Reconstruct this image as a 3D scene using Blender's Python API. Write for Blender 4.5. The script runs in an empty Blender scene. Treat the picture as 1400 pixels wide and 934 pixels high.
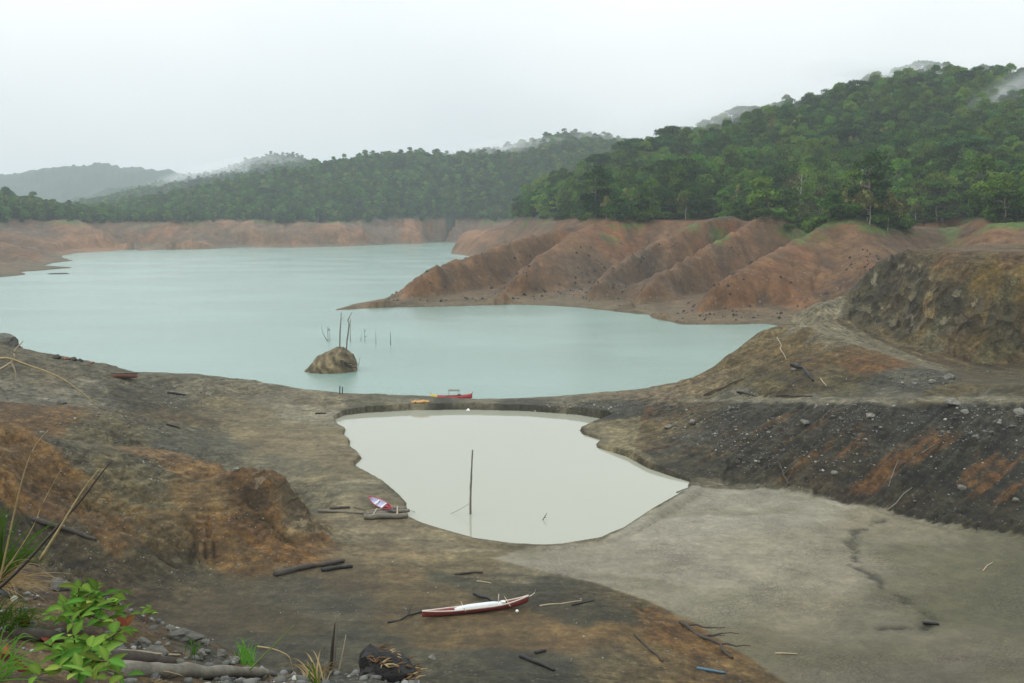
import bpy, bmesh, math, random
import numpy as np
from mathutils import Vector, Matrix, noise as mnoise

random.seed(7)
RNG = np.random.default_rng(11)
SC = bpy.context.scene
COL = SC.collection

# ------------------------------------------------------------------ camera
F = 1361.1           # focal length in photograph pixels (35 mm on a 36 mm sensor)
CAMZ = 26.0          # metres above the lake
HOR = 299.0          # photograph row of the horizon
PITCH = math.atan((467.0 - HOR) / F)
cam_d = bpy.data.cameras.new('camera')
cam = bpy.data.objects.new('camera', cam_d)
COL.objects.link(cam)
cam.location = (0, 0, CAMZ)
cam.rotation_euler = (math.pi / 2 - PITCH, 0, 0)
cam_d.sensor_width = 36.0
cam_d.lens = 35.0
cam_d.clip_start = 0.1
cam_d.clip_end = 20000
SC.camera = cam

# ------------------------------------------------------------------ world, sun, exposure
SUN_EL, SUN_AZ = math.radians(44), math.radians(245)     # azimuth clockwise from +Y
w = bpy.data.worlds.new('World'); SC.world = w; w.use_nodes = True
nt = w.node_tree; nt.nodes.clear()
out = nt.nodes.new('ShaderNodeOutputWorld')
sky = nt.nodes.new('ShaderNodeTexSky'); sky.sky_type = 'NISHITA'; sky.sun_disc = False
sky.sun_elevation = SUN_EL; sky.sun_rotation = SUN_AZ; sky.dust_density = 6.0; sky.air_density = 1.0
b1 = nt.nodes.new('ShaderNodeBackground'); b1.inputs[1].default_value = 0.10
hs = nt.nodes.new('ShaderNodeHueSaturation'); hs.inputs['Saturation'].default_value = 0.35
nt.links.new(sky.outputs[0], hs.inputs['Color']); nt.links.new(hs.outputs[0], b1.inputs[0])
tc = nt.nodes.new('ShaderNodeTexCoord')
mp = nt.nodes.new('ShaderNodeMapping'); mp.inputs['Scale'].default_value = (1.0, 1.0, 1.6)
mp.inputs['Location'].default_value = (0.35, 0.2, 0.1)
nz = nt.nodes.new('ShaderNodeTexNoise'); nz.inputs['Scale'].default_value = 1.5; nz.inputs['Detail'].default_value = 4.0
nz.inputs['Roughness'].default_value = 0.42
cr = nt.nodes.new('ShaderNodeValToRGB')
cr.color_ramp.elements[0].position = 0.36; cr.color_ramp.elements[0].color = (0.90, 0.985, 1.02, 1)
cr.color_ramp.elements[1].position = 0.62; cr.color_ramp.elements[1].color = (1.15, 1.20, 1.20, 1)
# an overcast sky is about three times as bright overhead as at the horizon
sx = nt.nodes.new('ShaderNodeSeparateXYZ'); nt.links.new(tc.outputs['Generated'], sx.inputs[0])
mr = nt.nodes.new('ShaderNodeMapRange'); mr.inputs[1].default_value = 0.0; mr.inputs[2].default_value = 1.0; mr.inputs[3].default_value = 0.86; mr.inputs[4].default_value = 2.3
nt.links.new(sx.outputs[2], mr.inputs[0])
b2 = nt.nodes.new('ShaderNodeBackground'); nt.links.new(mr.outputs[0], b2.inputs[1])
mx = nt.nodes.new('ShaderNodeMixShader'); mx.inputs[0].default_value = 0.90       # closed cloud deck over the clear sky
nt.links.new(tc.outputs['Generated'], mp.inputs[0]); nt.links.new(mp.outputs[0], nz.inputs['Vector'])
nt.links.new(nz.outputs[0], cr.inputs[0]); nt.links.new(cr.outputs[0], b2.inputs[0])
nt.links.new(b1.outputs[0], mx.inputs[1]); nt.links.new(b2.outputs[0], mx.inputs[2]); nt.links.new(mx.outputs[0], out.inputs[0])

sun_d = bpy.data.lights.new('sun', 'SUN'); sun_d.energy = 1.1; sun_d.angle = math.radians(18); sun_d.color = (1.0, 0.965, 0.91)
sun = bpy.data.objects.new('sun', sun_d); COL.objects.link(sun)
sdir = Vector((math.sin(SUN_AZ) * math.cos(SUN_EL), math.cos(SUN_AZ) * math.cos(SUN_EL), math.sin(SUN_EL)))
sun.rotation_euler = sdir.to_track_quat('Z', 'Y').to_euler()
sun.location = (0, 0, 300)

SC.view_settings.view_transform = 'Standard'; SC.view_settings.look = 'None'
SC.view_settings.exposure = -0.22; SC.view_settings.gamma = 1.0
SC.render.engine = 'CYCLES'
cy = SC.cycles
cy.use_denoising = True
cy.max_bounces = 6; cy.diffuse_bounces = 3; cy.glossy_bounces = 2; cy.transmission_bounces = 2; cy.volume_bounces = 3
cy.transparent_max_bounces = 8
cy.caustics_reflective = False; cy.caustics_refractive = False
cy.volume_max_steps = 64; cy.volume_step_rate = 4.0
cy.use_adaptive_sampling = True; cy.adaptive_threshold = 0.012

# ------------------------------------------------------------------ pixel <-> place
CP, SP = math.cos(PITCH), math.sin(PITCH)
def ray(px, py):
    a = (px - 700.0) / F; b = (467.0 - py) / F
    return a, CP + b * SP, -SP + b * CP                      # x, y, z
def atz(px, py, z):
    a, y, s = ray(px, py); t = (z - CAMZ) / s
    return a * t, y * t, z
def aty(px, py, Y):
    a, y, s = ray(px, py); t = Y / y
    return a * t, Y, CAMZ + s * t

# ------------------------------------------------------------------ noise
def _hash(ix, iy, seed):
    h = (ix.astype(np.int64) * 374761393 + iy.astype(np.int64) * 668265263 + seed * 974634777) & 0xFFFFFFFF
    h = ((h ^ (h >> 13)) * 1274126177) & 0xFFFFFFFF
    h = (h ^ (h >> 16)) & 0xFFFFFFFF
    return h.astype(np.float64) / 4294967295.0
def vnoise(x, y, seed=0):
    x = np.asarray(x, float); y = np.asarray(y, float)
    ix = np.floor(x); iy = np.floor(y); fx = x - ix; fy = y - iy
    fx = fx * fx * fx * (fx * (fx * 6 - 15) + 10); fy = fy * fy * fy * (fy * (fy * 6 - 15) + 10)
    ix = ix.astype(np.int64); iy = iy.astype(np.int64)
    a = _hash(ix, iy, seed); b = _hash(ix + 1, iy, seed); c = _hash(ix, iy + 1, seed); d = _hash(ix + 1, iy + 1, seed)
    return (a + (b - a) * fx + (c - a) * fy + (a - b - c + d) * fx * fy) * 2 - 1
def fbm(x, y, octv=4, seed=0, gain=0.5):
    s = 0.0; a = 1.0; t = 0.0
    for o in range(octv):
        c, n = math.cos(0.6 * o), math.sin(0.6 * o)
        s = s + a * vnoise((x * c - y * n) * 2 ** o, (x * n + y * c) * 2 ** o, seed + o * 17); t += a; a *= gain
    return s / t
def ridged(x, y, octv=3, seed=0):
    s = 0.0; a = 1.0; t = 0.0
    for o in range(octv):
        s = s + a * (1 - np.abs(vnoise(x * 2 ** o, y * 2 ** o, seed + o * 31))) ** 2; t += a; a *= 0.5
    return s / t
def sstep(a, b, x):
    t = np.clip((x - a) / (b - a), 0, 1); return t * t * (3 - 2 * t)
def lin(r, g, b):
    c = np.array([r, g, b], float) / 255.0
    return np.where(c <= 0.04045, c / 12.92, ((c + 0.055) / 1.055) ** 2.4)

# ------------------------------------------------------------------ scattered-line interpolation
def rbf_fit(P, z, smooth=1e-4):
    P = np.asarray(P, float); n = len(P)
    D = np.sqrt(((P[:, None, :] - P[None, :, :]) ** 2).sum(-1))
    A = np.zeros((n + 3, n + 3)); A[:n, :n] = -D + np.eye(n) * smooth
    A[:n, n] = 1; A[:n, n + 1:] = P; A[n, :n] = 1; A[n + 1:, :n] = P.T
    s = np.linalg.solve(A, np.concatenate([z, np.zeros(3)]))
    return P, s
def rbf_eval(m, Q):
    P, s = m; n = len(P); out = np.empty(len(Q))
    for i in range(0, len(Q), 20000):
        q = Q[i:i + 20000]
        D = np.sqrt(np.maximum(0, (q ** 2).sum(1)[:, None] + (P ** 2).sum(1)[None, :] - 2 * q @ P.T))
        out[i:i + 20000] = -D @ s[:n] + s[n] + q @ s[n + 1:]
    return out
def dens(line, step):
    o = []
    for a, b in zip(line[:-1], line[1:]):
        a = np.array(a, float); b = np.array(b, float)
        k = max(1, int(np.linalg.norm(b[:2] - a[:2]) / step))
        for j in range(k): o.append(a + (b - a) * j / k)
    o.append(np.array(line[-1], float)); return o
def drain(H, dx, dy):
    """log of the area that drains through every cell of a height grid (steepest of eight neighbours)"""
    nr, nc = H.shape; idx = np.arange(nr * nc).reshape(nr, nc); best = np.zeros_like(H); rec = idx.copy()
    for di in (-1, 0, 1):
        for dj in (-1, 0, 1):
            if di == 0 and dj == 0: continue
            a = slice(max(0, -di), nr - max(0, di)), slice(max(0, -dj), nc - max(0, dj)); b = slice(max(0, di), nr - max(0, -di)), slice(max(0, dj), nc - max(0, -dj))
            s_ = (H[a] - H[b]) / math.hypot(di * dy, dj * dx); m = s_ > best[a]
            best[a] = np.where(m, s_, best[a]); rec[a] = np.where(m, idx[b], rec[a])
    acc = [1.0] * (nr * nc); rl = rec.ravel().tolist()
    for i in np.argsort(-H.ravel(), kind='stable').tolist():
        r = rl[i]
        if r != i: acc[r] += acc[i]
    A = np.log(np.array(acc)).reshape(nr, nc)
    P_ = np.pad(A, 1, 'edge'); return (P_[1:-1, 1:-1] * 2 + P_[:-2, 1:-1] + P_[2:, 1:-1] + P_[1:-1, :-2] + P_[1:-1, 2:]) / 6
def poly_sd(poly, X, Y):
    """signed distance (+ inside) to a closed polygon in plan"""
    p = np.asarray(poly, float); q = np.roll(p, -1, 0)
    d2 = np.full(X.shape, 1e18); ins = np.zeros(X.shape, bool)
    for (x0, y0), (x1, y1) in zip(p, q):
        ex, ey = x1 - x0, y1 - y0; L = ex * ex + ey * ey + 1e-12
        t = np.clip(((X - x0) * ex + (Y - y0) * ey) / L, 0, 1)
        d2 = np.minimum(d2, (X - x0 - t * ex) ** 2 + (Y - y0 - t * ey) ** 2)
        c = ((y0 > Y) != (y1 > Y)) & (X < (x1 - x0) * (Y - y0) / (y1 - y0 + 1e-12) + x0)
        ins ^= c
    d = np.sqrt(d2); return np.where(ins, d, -d)

# ------------------------------------------------------------------ mesh + material helpers
def mesh_np(name, V, faces, smooth=True, colors=None):
    """V (n,3); faces (m,3) or (m,4) int array"""
    me = bpy.data.meshes.new(name)
    V = np.asarray(V, np.float32); faces = np.asarray(faces, np.int32)
    m, k = faces.shape
    me.vertices.add(len(V)); me.vertices.foreach_set('co', V.ravel())
    me.loops.add(m * k); me.loops.foreach_set('vertex_index', faces.ravel())
    me.polygons.add(m); me.polygons.foreach_set('loop_start', np.arange(0, m * k, k, dtype=np.int32))
    me.update(calc_edges=True)
    if smooth: me.polygons.foreach_set('use_smooth', np.ones(m, bool))
    if colors is not None:
        at = me.color_attributes.new('soil', 'FLOAT_COLOR', 'POINT')
        c = np.ones((len(V), 4), np.float32); c[:, :colors.shape[1]] = colors
        at.data.foreach_set('color', c.ravel())
    return me
def grid_faces(nr, nc):
    i = np.arange(nr * nc).reshape(nr, nc)
    return np.stack([i[:-1, :-1], i[:-1, 1:], i[1:, 1:], i[1:, :-1]], -1).reshape(-1, 4)
def link(name, me, mat=None, parent=None, loc=None, rot=None):
    o = bpy.data.objects.new(name, me); COL.objects.link(o)
    if mat is not None and me is not None:
        if len(me.materials) == 0: me.materials.append(mat)
    if parent is not None: o.parent = parent
    if loc is not None: o.location = loc
    if rot is not None: o.rotation_euler = rot
    return o
def tag(o, label=None, cat=None, group=None, kind=None):
    if label: o['label'] = label
    if cat: o['category'] = cat
    if group: o['group'] = group
    if kind: o['kind'] = kind
    return o
def thing(name, label, cat, loc=(0, 0, 0), rotz=0.0, group=None):
    return tag(link(name, None, loc=loc, rot=(0, 0, rotz)), label, cat, group)

def nodes(name):
    m = bpy.data.materials.new(name); m.use_nodes = True
    t = m.node_tree; t.nodes.clear()
    o = t.nodes.new('ShaderNodeOutputMaterial'); p = t.nodes.new('ShaderNodeBsdfPrincipled')
    t.links.new(p.outputs[0], o.inputs[0])
    return m, t, p, o
def N(t, typ, **kw):
    n = t.nodes.new(typ)
    for k, v in kw.items():
        if k in n.inputs: n.inputs[k].default_value = v
        else: setattr(n, k, v)
    return n
def ramp(t, stops):
    r = t.nodes.new('ShaderNodeValToRGB'); e = r.color_ramp.elements
    while len(e) < len(stops): e.new(0.5)
    for i, (p, c) in enumerate(stops):
        e[i].position = p; e[i].color = (c, c, c, 1) if not hasattr(c, '__len__') else (*c, 1)
    return r
def mixc(t, fac, a, b, mode='MIX'):
    m = t.nodes.new('ShaderNodeMix'); m.data_type = 'RGBA'; m.blend_type = mode
    for s, v in ((0, fac), (6, a), (7, b)):
        if hasattr(v, 'is_output'): t.links.new(v, m.inputs[s])
        elif hasattr(v, '__len__'): m.inputs[s].default_value = (*v, 1)
        else: m.inputs[s].default_value = v
    return m.outputs[2]
def simple_mat(name, col, rough=0.7, var=0.25, scale=8.0, bump=0.3, metal=0.0, stretch=None, spec=0.4):
    """a painted / wooden / stone surface: colour broken up by noise, wear and relief"""
    m, t, p, o = nodes(name)
    tcn = N(t, 'ShaderNodeTexCoord')
    src = tcn.outputs['Object']
    if stretch:
        mpn = N(t, 'ShaderNodeMapping'); mpn.inputs['Scale'].default_value = stretch
        t.links.new(src, mpn.inputs[0]); src = mpn.outputs[0]
    n1 = N(t, 'ShaderNodeTexNoise', Scale=scale, Detail=6.0, Roughness=0.65); t.links.new(src, n1.inputs['Vector'])
    r = ramp(t, [(0.25, 1 - var), (0.75, 1 + var)]); t.links.new(n1.outputs[0], r.inputs[0])
    c = mixc(t, 1.0, col, r.outputs[0], 'MULTIPLY')
    t.links.new(c, p.inputs['Base Color'])
    p.inputs['Roughness'].default_value = rough; p.inputs['Metallic'].default_value = metal
    p.inputs['Specular IOR Level'].default_value = spec
    b = N(t, 'ShaderNodeBump', Strength=bump, Distance=0.02); t.links.new(n1.outputs[0], b.inputs['Height']); t.links.new(b.outputs[0], p.inputs['Normal'])
    return m
# ================================================================== THE RESERVOIR BED (near ground)
LAKE_Z, POND_Z = 0.0, 0.6
pond_px = [(458, 574), (470, 568), (500, 564.5), (560, 561), (640, 560), (720, 562), (790, 567), (826, 573), (836, 577), (812, 582), (792, 588), (797, 594),
           (822, 602), (815, 607), (816, 612), (835, 618), (856, 624), (885, 640), (920, 652), (943, 659), (938, 668), (925, 676), (900, 690), (888, 697), (870, 709),
           (850, 722), (832, 729), (820, 735), (790, 740), (765, 744), (740, 745), (700, 743), (650, 736), (600, 722), (575, 714), (559, 706), (555, 697), (556, 688),
           (545, 676), (525, 660), (505, 649), (487, 640), (486, 635), (495, 627), (489, 619), (478, 612), (479, 603), (470, 596), (473, 588), (462, 582)]
pond_xy = [atz(a, b, POND_Z)[:2] for a, b in pond_px]

def PZ(*pts): return [atz(*p) for p in pts]
def PY(*pts): return [aty(*p) for p in pts]
near_lines = [
    # silhouette of the bank against the lake
    PZ((-300, 440, 13), (-100, 445, 11), (0, 460, 9), (30, 476, 8), (60, 486, 6.5), (150, 500, 5), (190, 510, 4.2), (270, 512, 3.8), (340, 520, 3), (400, 530, 2.4), (470, 537, 1.9),
       (560, 541, 1.6), (640, 545, 1.4), (700, 545, 1.4), (760, 541, 1.6), (830, 536, 2), (880, 533, 2.2), (920, 526, 2.8), (950, 517, 3.8), (990, 490, 7), (1040, 452, 10.5),
       (1080, 437, 11.5), (1110, 417, 14.0), (1150, 412, 14.4)),
    # pond-side lip of the dike
    PZ((470, 552, 1.5), (560, 550, 1.45), (640, 551, 1.4), (720, 552, 1.4), (790, 553, 1.55), (850, 552, 2.1)),
    # foot and crest of the dark embankment
    PZ((943, 660, .7), (1000, 660, .75), (1060, 666, .9), (1120, 676, .9), (1180, 690, 1), (1230, 702, 1), (1280, 715, 1), (1340, 726, 1.1), (1400, 735, 1.2), (1470, 748, 1.4), (1650, 785, 2)),
    PZ((875, 551, 2.5), (930, 549, 3.5), (1000, 549, 5), (1100, 550, 6.5), (1200, 550, 7.5), (1300, 549, 8.3), (1400, 550, 9), (1500, 552, 9.6), (1650, 556, 10.5)),
    PZ((870, 588, 1.5), (900, 600, 1.9), (950, 610, 2.4)), PZ((850, 595, 1.0), (870, 578, 1.7)),
    # road behind the crest, toe of the mound, ramp and cliff
    PZ((930, 544, 3.6), (1000, 541, 5.1), (1100, 541, 6.6), (1200, 541, 7.6), (1300, 540, 8.4), (1400, 541, 9.1), (1600, 545, 10.2)),
    PZ((1000, 530, 5.8), (1050, 533, 6.4), (1150, 533, 7.3), (1230, 527, 8.2), (1300, 526, 8.9), (1400, 528, 9.5)),
    PZ((1080, 437, 11.5), (1110, 450, 11.3), (1150, 465, 10.8), (1200, 480, 10.1), (1260, 500, 9.4), (1330, 519, 9.0)),
    PZ((1040, 470, 9.0), (1090, 485, 8.9), (1150, 505, 8.6), (1200, 512, 8.7)),
    PZ((1150, 432, 12.6), (1190, 436, 12.4), (1230, 441, 12.2), (1280, 452, 11.8), (1340, 460, 11.6), (1400, 466, 11.4), (1500, 478, 11.2)),
    PY((1160, 420, 139), (1170, 405, 140.5), (1184, 378, 141), (1205, 357, 141.5), (1240, 344, 141)),
    PY((1200, 400, 139.5), (1240, 385, 135), (1280, 388, 129), (1340, 392, 125), (1400, 395, 121.5), (1500, 400, 117)),
    PY((1240, 344, 141), (1300, 341, 139), (1400, 342, 134), (1500, 342, 128), (1650, 345, 120)),
    PY((1260, 347, 156), (1400, 348, 152)), [((px_ - 700) / F * Y_, Y_, z_) for px_, Y_, z_ in [(1100, 144.5, 12.0), (1120, 145, 13.0), (1140, 145, 13.2), (1156, 145.5, 13.4)]], [((px_ - 700) / F * Y_, Y_, z_) for px_, Y_, z_ in [(1085, 152, 5), (1115, 153, 5), (1140, 153, 6), (1165, 153, 9), (1190, 153, 12), (1230, 160, 13), (1300, 170, 12)]], [((px_ - 700) / F * Y_, Y_, z_) for px_, Y_, z_ in [(1060, 165, -3), (1120, 170, -3), (1180, 172, 0), (1260, 180, 4)]],
    # left bank: path, scarp, scarp foot
    PZ((-120, 538, 7.6), (0, 537, 6.5), (100, 532, 5.5), (180, 528, 4.2), (250, 535, 3.0)),
    PZ((-100, 556, 7), (0, 553, 6.2), (100, 556, 5.4), (150, 572, 4.6), (200, 598, 3.2), (245, 618, 2.2)),
    [aty(0, 0, 93)[:2] + (4.6,), aty(60, 0, 95)[:2] + (4.0,), aty(120, 0, 97)[:2] + (3.2,), aty(180, 0, 98)[:2] + (2.6,)],
    PZ((200, 560, 3.1), (260, 566, 2.2)), PZ((280, 590, 1.8), (300, 600, 1.5), (330, 560, 1.7), (350, 540, 2.0)),
    # brown spur in front: crest to nose
    PZ((-120, 545, 13), (0, 572, 10.5), (30, 584, 10), (60, 598, 8.9), (120, 607, 7), (180, 613, 5.6), (240, 625, 5.2), (300, 632, 5.6), (330, 635, 6.2), (360, 640, 5.9), (385, 650, 5.4),
       (402, 667, 4.5), (430, 705, 2.4), (455, 729, 1.2)),
    [(x * k_, y * k_, 1.35) for (x, y, z), k_ in zip(PZ((240, 625, 5.2), (300, 632, 5.6), (330, 635, 6.2), (360, 640, 5.9), (385, 650, 5.4), (402, 667, 4.5), (430, 705, 2.4)), (1.07, 1.06, 1.055, 1.05, 1.045, 1.035, 1.02))],
    PZ((346, 690, 3.7), (362, 712, 2.8), (398, 742, 1.7)), PZ((280, 655, 5.0), (310, 690, 4.5), (340, 720, 3.6), (380, 757, 2.3)),
    PZ((0, 640, 9), (60, 655, 7.3), (120, 670, 6.1), (200, 690, 4.9)),
    # its foot, and the dark berm in front
    PZ((-100, 660, 9.5), (0, 690, 7.5), (60, 715, 6), (120, 738, 4.8), (200, 755, 3.6), (250, 768, 2.6), (300, 780, 2.2), (370, 784, 1.9), (420, 766, 1.5), (450, 742, 1.25)),
    PZ((-100, 770, 5.5), (0, 790, 4), (100, 801, 3.3), (180, 804, 2.7), (250, 802, 2.3), (330, 803, 2.0)),
    # mud flats
    PZ((400, 600, 1.15), (440, 640, .95), (470, 680, .9), (500, 715, .85)), PZ((430, 570, 1.0), (380, 580, 1.2)),
    PZ((450, 800, 1.6), (500, 770, 1.3), (560, 750, .9)), PZ((620, 760, .8), (700, 775, .8), (760, 770, .75)), PZ((640, 800, 1.25), (720, 805, 1.15)),
    PZ((300, 850, 2.0), (400, 850, 1.9), (500, 860, 1.8), (650, 836, 1.65), (760, 828, 1.65), (870, 824, 1.45)),
    PZ((600, 900, 2.2), (700, 880, 2.1), (800, 860, 2.0), (880, 850, 1.75)),
    PZ((885, 835, 1.1), (940, 862, 1.05), (1000, 897, 1.05), (1060, 932, 1.05), (1090, 950, 1.05)),
    PZ((860, 818, 1.0), (780, 800, .95)),
    PZ((700, 925, 2.4), (850, 920, 2.2), (960, 925, 1.6)),
    PZ((900, 750, .72), (1000, 780, .76), (1100, 720, .82)), PZ((1200, 800, .9), (1300, 760, .95), (1400, 800, 1.1)), PZ((1100, 860, .85), (1200, 900, .9), (1400, 900, 1.1), (1600, 880, 1.5)),
    PZ((1000, 860, .82), (1150, 930, .95)),
]
def shift(line, k, dz, slope):
    o = []
    for x, y, z in line:
        r = math.hypot(x, y); d = max(z, 0) * slope + k
        o.append((x + x / r * d, y + y / r * d, dz))
    return o
near_lines += [shift(near_lines[0][:-1], 2.0, 0.0, 1.6), shift(near_lines[0][:-1], 16, -5.0, 1.6)]
near_pts = []
for L in near_lines: near_pts += dens(L, 2.2)
near_pts += [np.array(p, float) for p in [
    (-30, 40, 4.5), (-10, 40, 4.3), (10, 40, 4.0), (30, 40, 3.8), (50, 45, 4), (0, 34, 6.5), (-30, 34, 7.5), (30, 34, 6), (-60, 60, 13), (-75, 80, 14), (-90, 110, 13), (60, 70, 3.5), (75, 70, 6),
    (75, 60, 6), (90, 85, 13), (110, 110, 20), (140, 140, 24), (95, 185, 10), (60, 182, -2), (-110, 140, 14), (0, 195, -8), (-60, 195, -8), (40, 195, -8), (-130, 190, -6), (130, 190, 12),
    (-70, 50, 12), (-50, 44, 9)]]
near_pts = np.array(near_pts)
near_m = rbf_fit(near_pts[:, :2] / 50.0, near_pts[:, 2], 0.0002)

u_in = np.linspace(-0.585, 0.585, 1130)
u_out = 0.585 + np.cumsum(np.linspace(0.003, 0.03, 22))
NU = np.concatenate([-u_out[::-1], u_in, u_out])
NV = np.concatenate([np.linspace(math.log(36), math.log(48), 18, endpoint=False), np.linspace(math.log(48), math.log(152), 440, endpoint=False), np.linspace(math.log(152), math.log(205), 40)])
cu = np.concatenate([NU[::4], NU[-1:]]); cv = np.concatenate([NV[::3], NV[-1:]])
CU, CV = np.meshgrid(cu, cv); CY = np.exp(CV); CX = CU * CY
coarse = rbf_eval(near_m, np.stack([CX.ravel(), CY.ravel()], 1) / 50.0).reshape(CX.shape)
def bilin(gu, gv, A, u, v):
    j = np.clip(np.searchsorted(gu, u) - 1, 0, len(gu) - 2); i = np.clip(np.searchsorted(gv, v) - 1, 0, len(gv) - 2)
    fu = np.clip((u - gu[j]) / (gu[j + 1] - gu[j]), 0, 1); fv = np.clip((v - gv[i]) / (gv[i + 1] - gv[i]), 0, 1)
    return A[i, j] * (1 - fu) * (1 - fv) + A[i, j + 1] * fu * (1 - fv) + A[i + 1, j] * (1 - fu) * fv + A[i + 1, j + 1] * fu * fv
GU, GV = np.meshgrid(NU, NV); NYg = np.exp(GV); NXg = GU * NYg
base = bilin(cu, cv, coarse, GU.ravel(), GV.ravel()).reshape(GU.shape)
def gridslope(Z):
    dzdv = np.gradient(Z, axis=0) / np.gradient(NV)[:, None] / NYg
    dzdu = np.gradient(Z, axis=1) / np.gradient(NU)[None, :] / NYg
    return np.hypot(dzdu, dzdv)
sl = gridslope(base)
for ax in (0, 1):                                           # soften the slope mask
    k = 9; sl = np.apply_along_axis(lambda r: np.convolve(np.pad(r, k // 2, 'edge'), np.ones(k) / k, 'valid'), ax, sl)
psd = poly_sd(pond_xy, NXg, NYg)
steep = sstep(0.10, 0.45, sl)
flatm = 1 - sstep(0.05, 0.16, sl)
cliff = poly_sd([p[:2] for p in PZ((1150, 433, 12.6), (1190, 437, 12.4), (1280, 453, 11.8), (1400, 467, 11.4), (1500, 479, 11.2))] +
                [p[:2] for p in PY((1500, 408, 116.5), (1400, 403, 121), (1330, 400, 125.5), (1285, 390, 130), (1250, 362, 138.5), (1205, 350, 143.5), (1165, 405, 142.5))], NXg, NYg)
cliffm = sstep(-0.8, 1.0, cliff)
shorefade = sstep(0.0, 3.0, np.abs(psd))
rockpoly = lambda pts: sstep(-0.8, 1.2, poly_sd([ground0(*p) for p in pts], NXg + .6 * fbm(NXg / 1.5, NYg / 1.5, 3, 33), NYg + .6 * fbm(NXg / 1.5, NYg / 1.5, 3, 34)))
def ground0(px, py):
    Yt = np.geomspace(38, 200, 1500); a, y, s_ = ray(px, py); t = Yt / y
    d = (CAMZ + s_ * t) - bilin(NU, NV, base, a * t / Yt, np.log(Yt)); i = int(np.argmax(d < 0))
    return float(a * t[i]), float(Yt[i])
nose = rockpoly([(318, 640), (345, 636), (390, 650), (412, 672), (440, 712), (430, 728), (395, 725), (360, 690), (335, 668)])
scarp = rockpoly([(100, 572), (140, 575), (190, 598), (240, 618), (200, 616), (150, 605), (110, 596)])
knob = rockpoly([(-20, 575), (20, 585), (50, 605), (55, 640), (30, 650), (-20, 640)])
rockm = np.maximum.reduce([cliffm, nose * .8, scarp * .8, knob * .6])
Z = base.copy()
steep *= shorefade
Z += fbm(NXg / 7, NYg / 7, 4, 3) * (0.05 * shorefade + 0.40 * steep)
Hs = (base + fbm(NXg / 7, NYg / 7, 4, 3) * .35 * steep + fbm(NXg / 1.6, NYg / 1.6, 3, 27) * .10 * steep)[:, ::3]
DR = drain(Hs, .31, .26); DR = bilin(NU[::3], NV, DR, GU.ravel(), GV.ravel()).reshape(GU.shape)
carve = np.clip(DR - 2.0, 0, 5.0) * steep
gul = ridged(NXg / 3.2 + 0.8 * fbm(NXg / 5, NYg / 5, 2, 9), NYg / 4.5, 3, 21)
Z += (gul - 0.5) * (0.02 * shorefade + 0.40 * steep) - 0.17 * carve * (1 - .5 * cliffm)
Z += fbm(NXg / 1.1, NYg / 1.1, 3, 5) * (0.015 + 0.16 * steep)
Z += rockm * ((ridged(NXg / 1.7, NYg / 1.7, 4, 77) - 0.45) * 1.1 + fbm(NXg / 0.8, NYg / 0.8, 3, 78) * 0.3)
# low hummocks and drag marks on the mud
Z += 0.05 * np.maximum(0, fbm(NXg / 2.0, NYg / 1.1, 4, 25)) * shorefade
# wave-cut terraces left by the falling water
ter = Z + 0.5 * fbm(NXg / 12, NYg / 12, 3, 41)
tsz = 0.34
fr = ter / tsz - np.floor(ter / tsz)
Z += (sstep(0.0, 0.25, fr) - fr) * 0.13 * (0.10 + 0.9 * sstep(0.04, 0.2, sl)) * (1 - rockm) * sstep(0.5, 1.2, np.abs(psd)) * sstep(-0.35, 0.4, fbm(NXg / 8, NYg / 8, 3, 42))
bench = sstep(-.5, .8, poly_sd([ground0(*q) for q in [(1112, 446), (1150, 436), (1230, 444), (1300, 458), (1400, 470), (1480, 480), (1480, 524), (1400, 524), (1330, 517), (1260, 498), (1200, 479), (1150, 463)]], NXg, NYg))
edge_l = [ground0(*q) for q in [(1112, 449), (1150, 464), (1200, 479), (1260, 499), (1330, 518), (1420, 530)]]; ed = np.full(Z.shape, 1e9)
for (xa, ya), (xb, yb) in zip(edge_l[:-1], edge_l[1:]):
    ex, ey = xb - xa, yb - ya; t_ = np.clip(((NXg - xa) * ex + (NYg - ya) * ey) / (ex * ex + ey * ey), 0, 1); ed = np.minimum(ed, np.hypot(NXg - xa - t_ * ex, NYg - ya - t_ * ey))
trk = bench * np.clip(vnoise((ed + .35 * fbm(NXg / 3, NYg / 3, 2, 47)) / .38, NXg / 60, 46) * 1.6, -1, 1); Z += .07 * trk
# the drainage channel across the pale flat
chan = [atz(a, b, .85)[:2] for a, b in [(1205, 708), (1180, 722), (1163, 738), (1172, 755), (1168, 770), (1190, 785), (1215, 805), (1238, 822), (1262, 838), (1278, 852), (1250, 858), (1210, 862)]]
cd = np.full(Z.shape, 1e9); cwx = NXg + .5 * fbm(NXg / .9, NYg / .9, 3, 43); cwy = NYg + .9 * fbm(NXg / 1.2, NYg / 1.2, 3, 44)
for (xa, ya), (xb, yb) in zip(chan[:-1], chan[1:]):
    ex, ey = xb - xa, yb - ya; t_ = np.clip(((cwx - xa) * ex + (cwy - ya) * ey) / (ex * ex + ey * ey), 0, 1); cd = np.minimum(cd, np.hypot(cwx - xa - t_ * ex, cwy - ya - t_ * ey))
chm = np.exp(-(cd / 0.42) ** 2) * sstep(-0.45, 0.0, fbm(NXg / 1.3, NYg / 1.3, 3, 45)); Z -= 0.14 * chm
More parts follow.
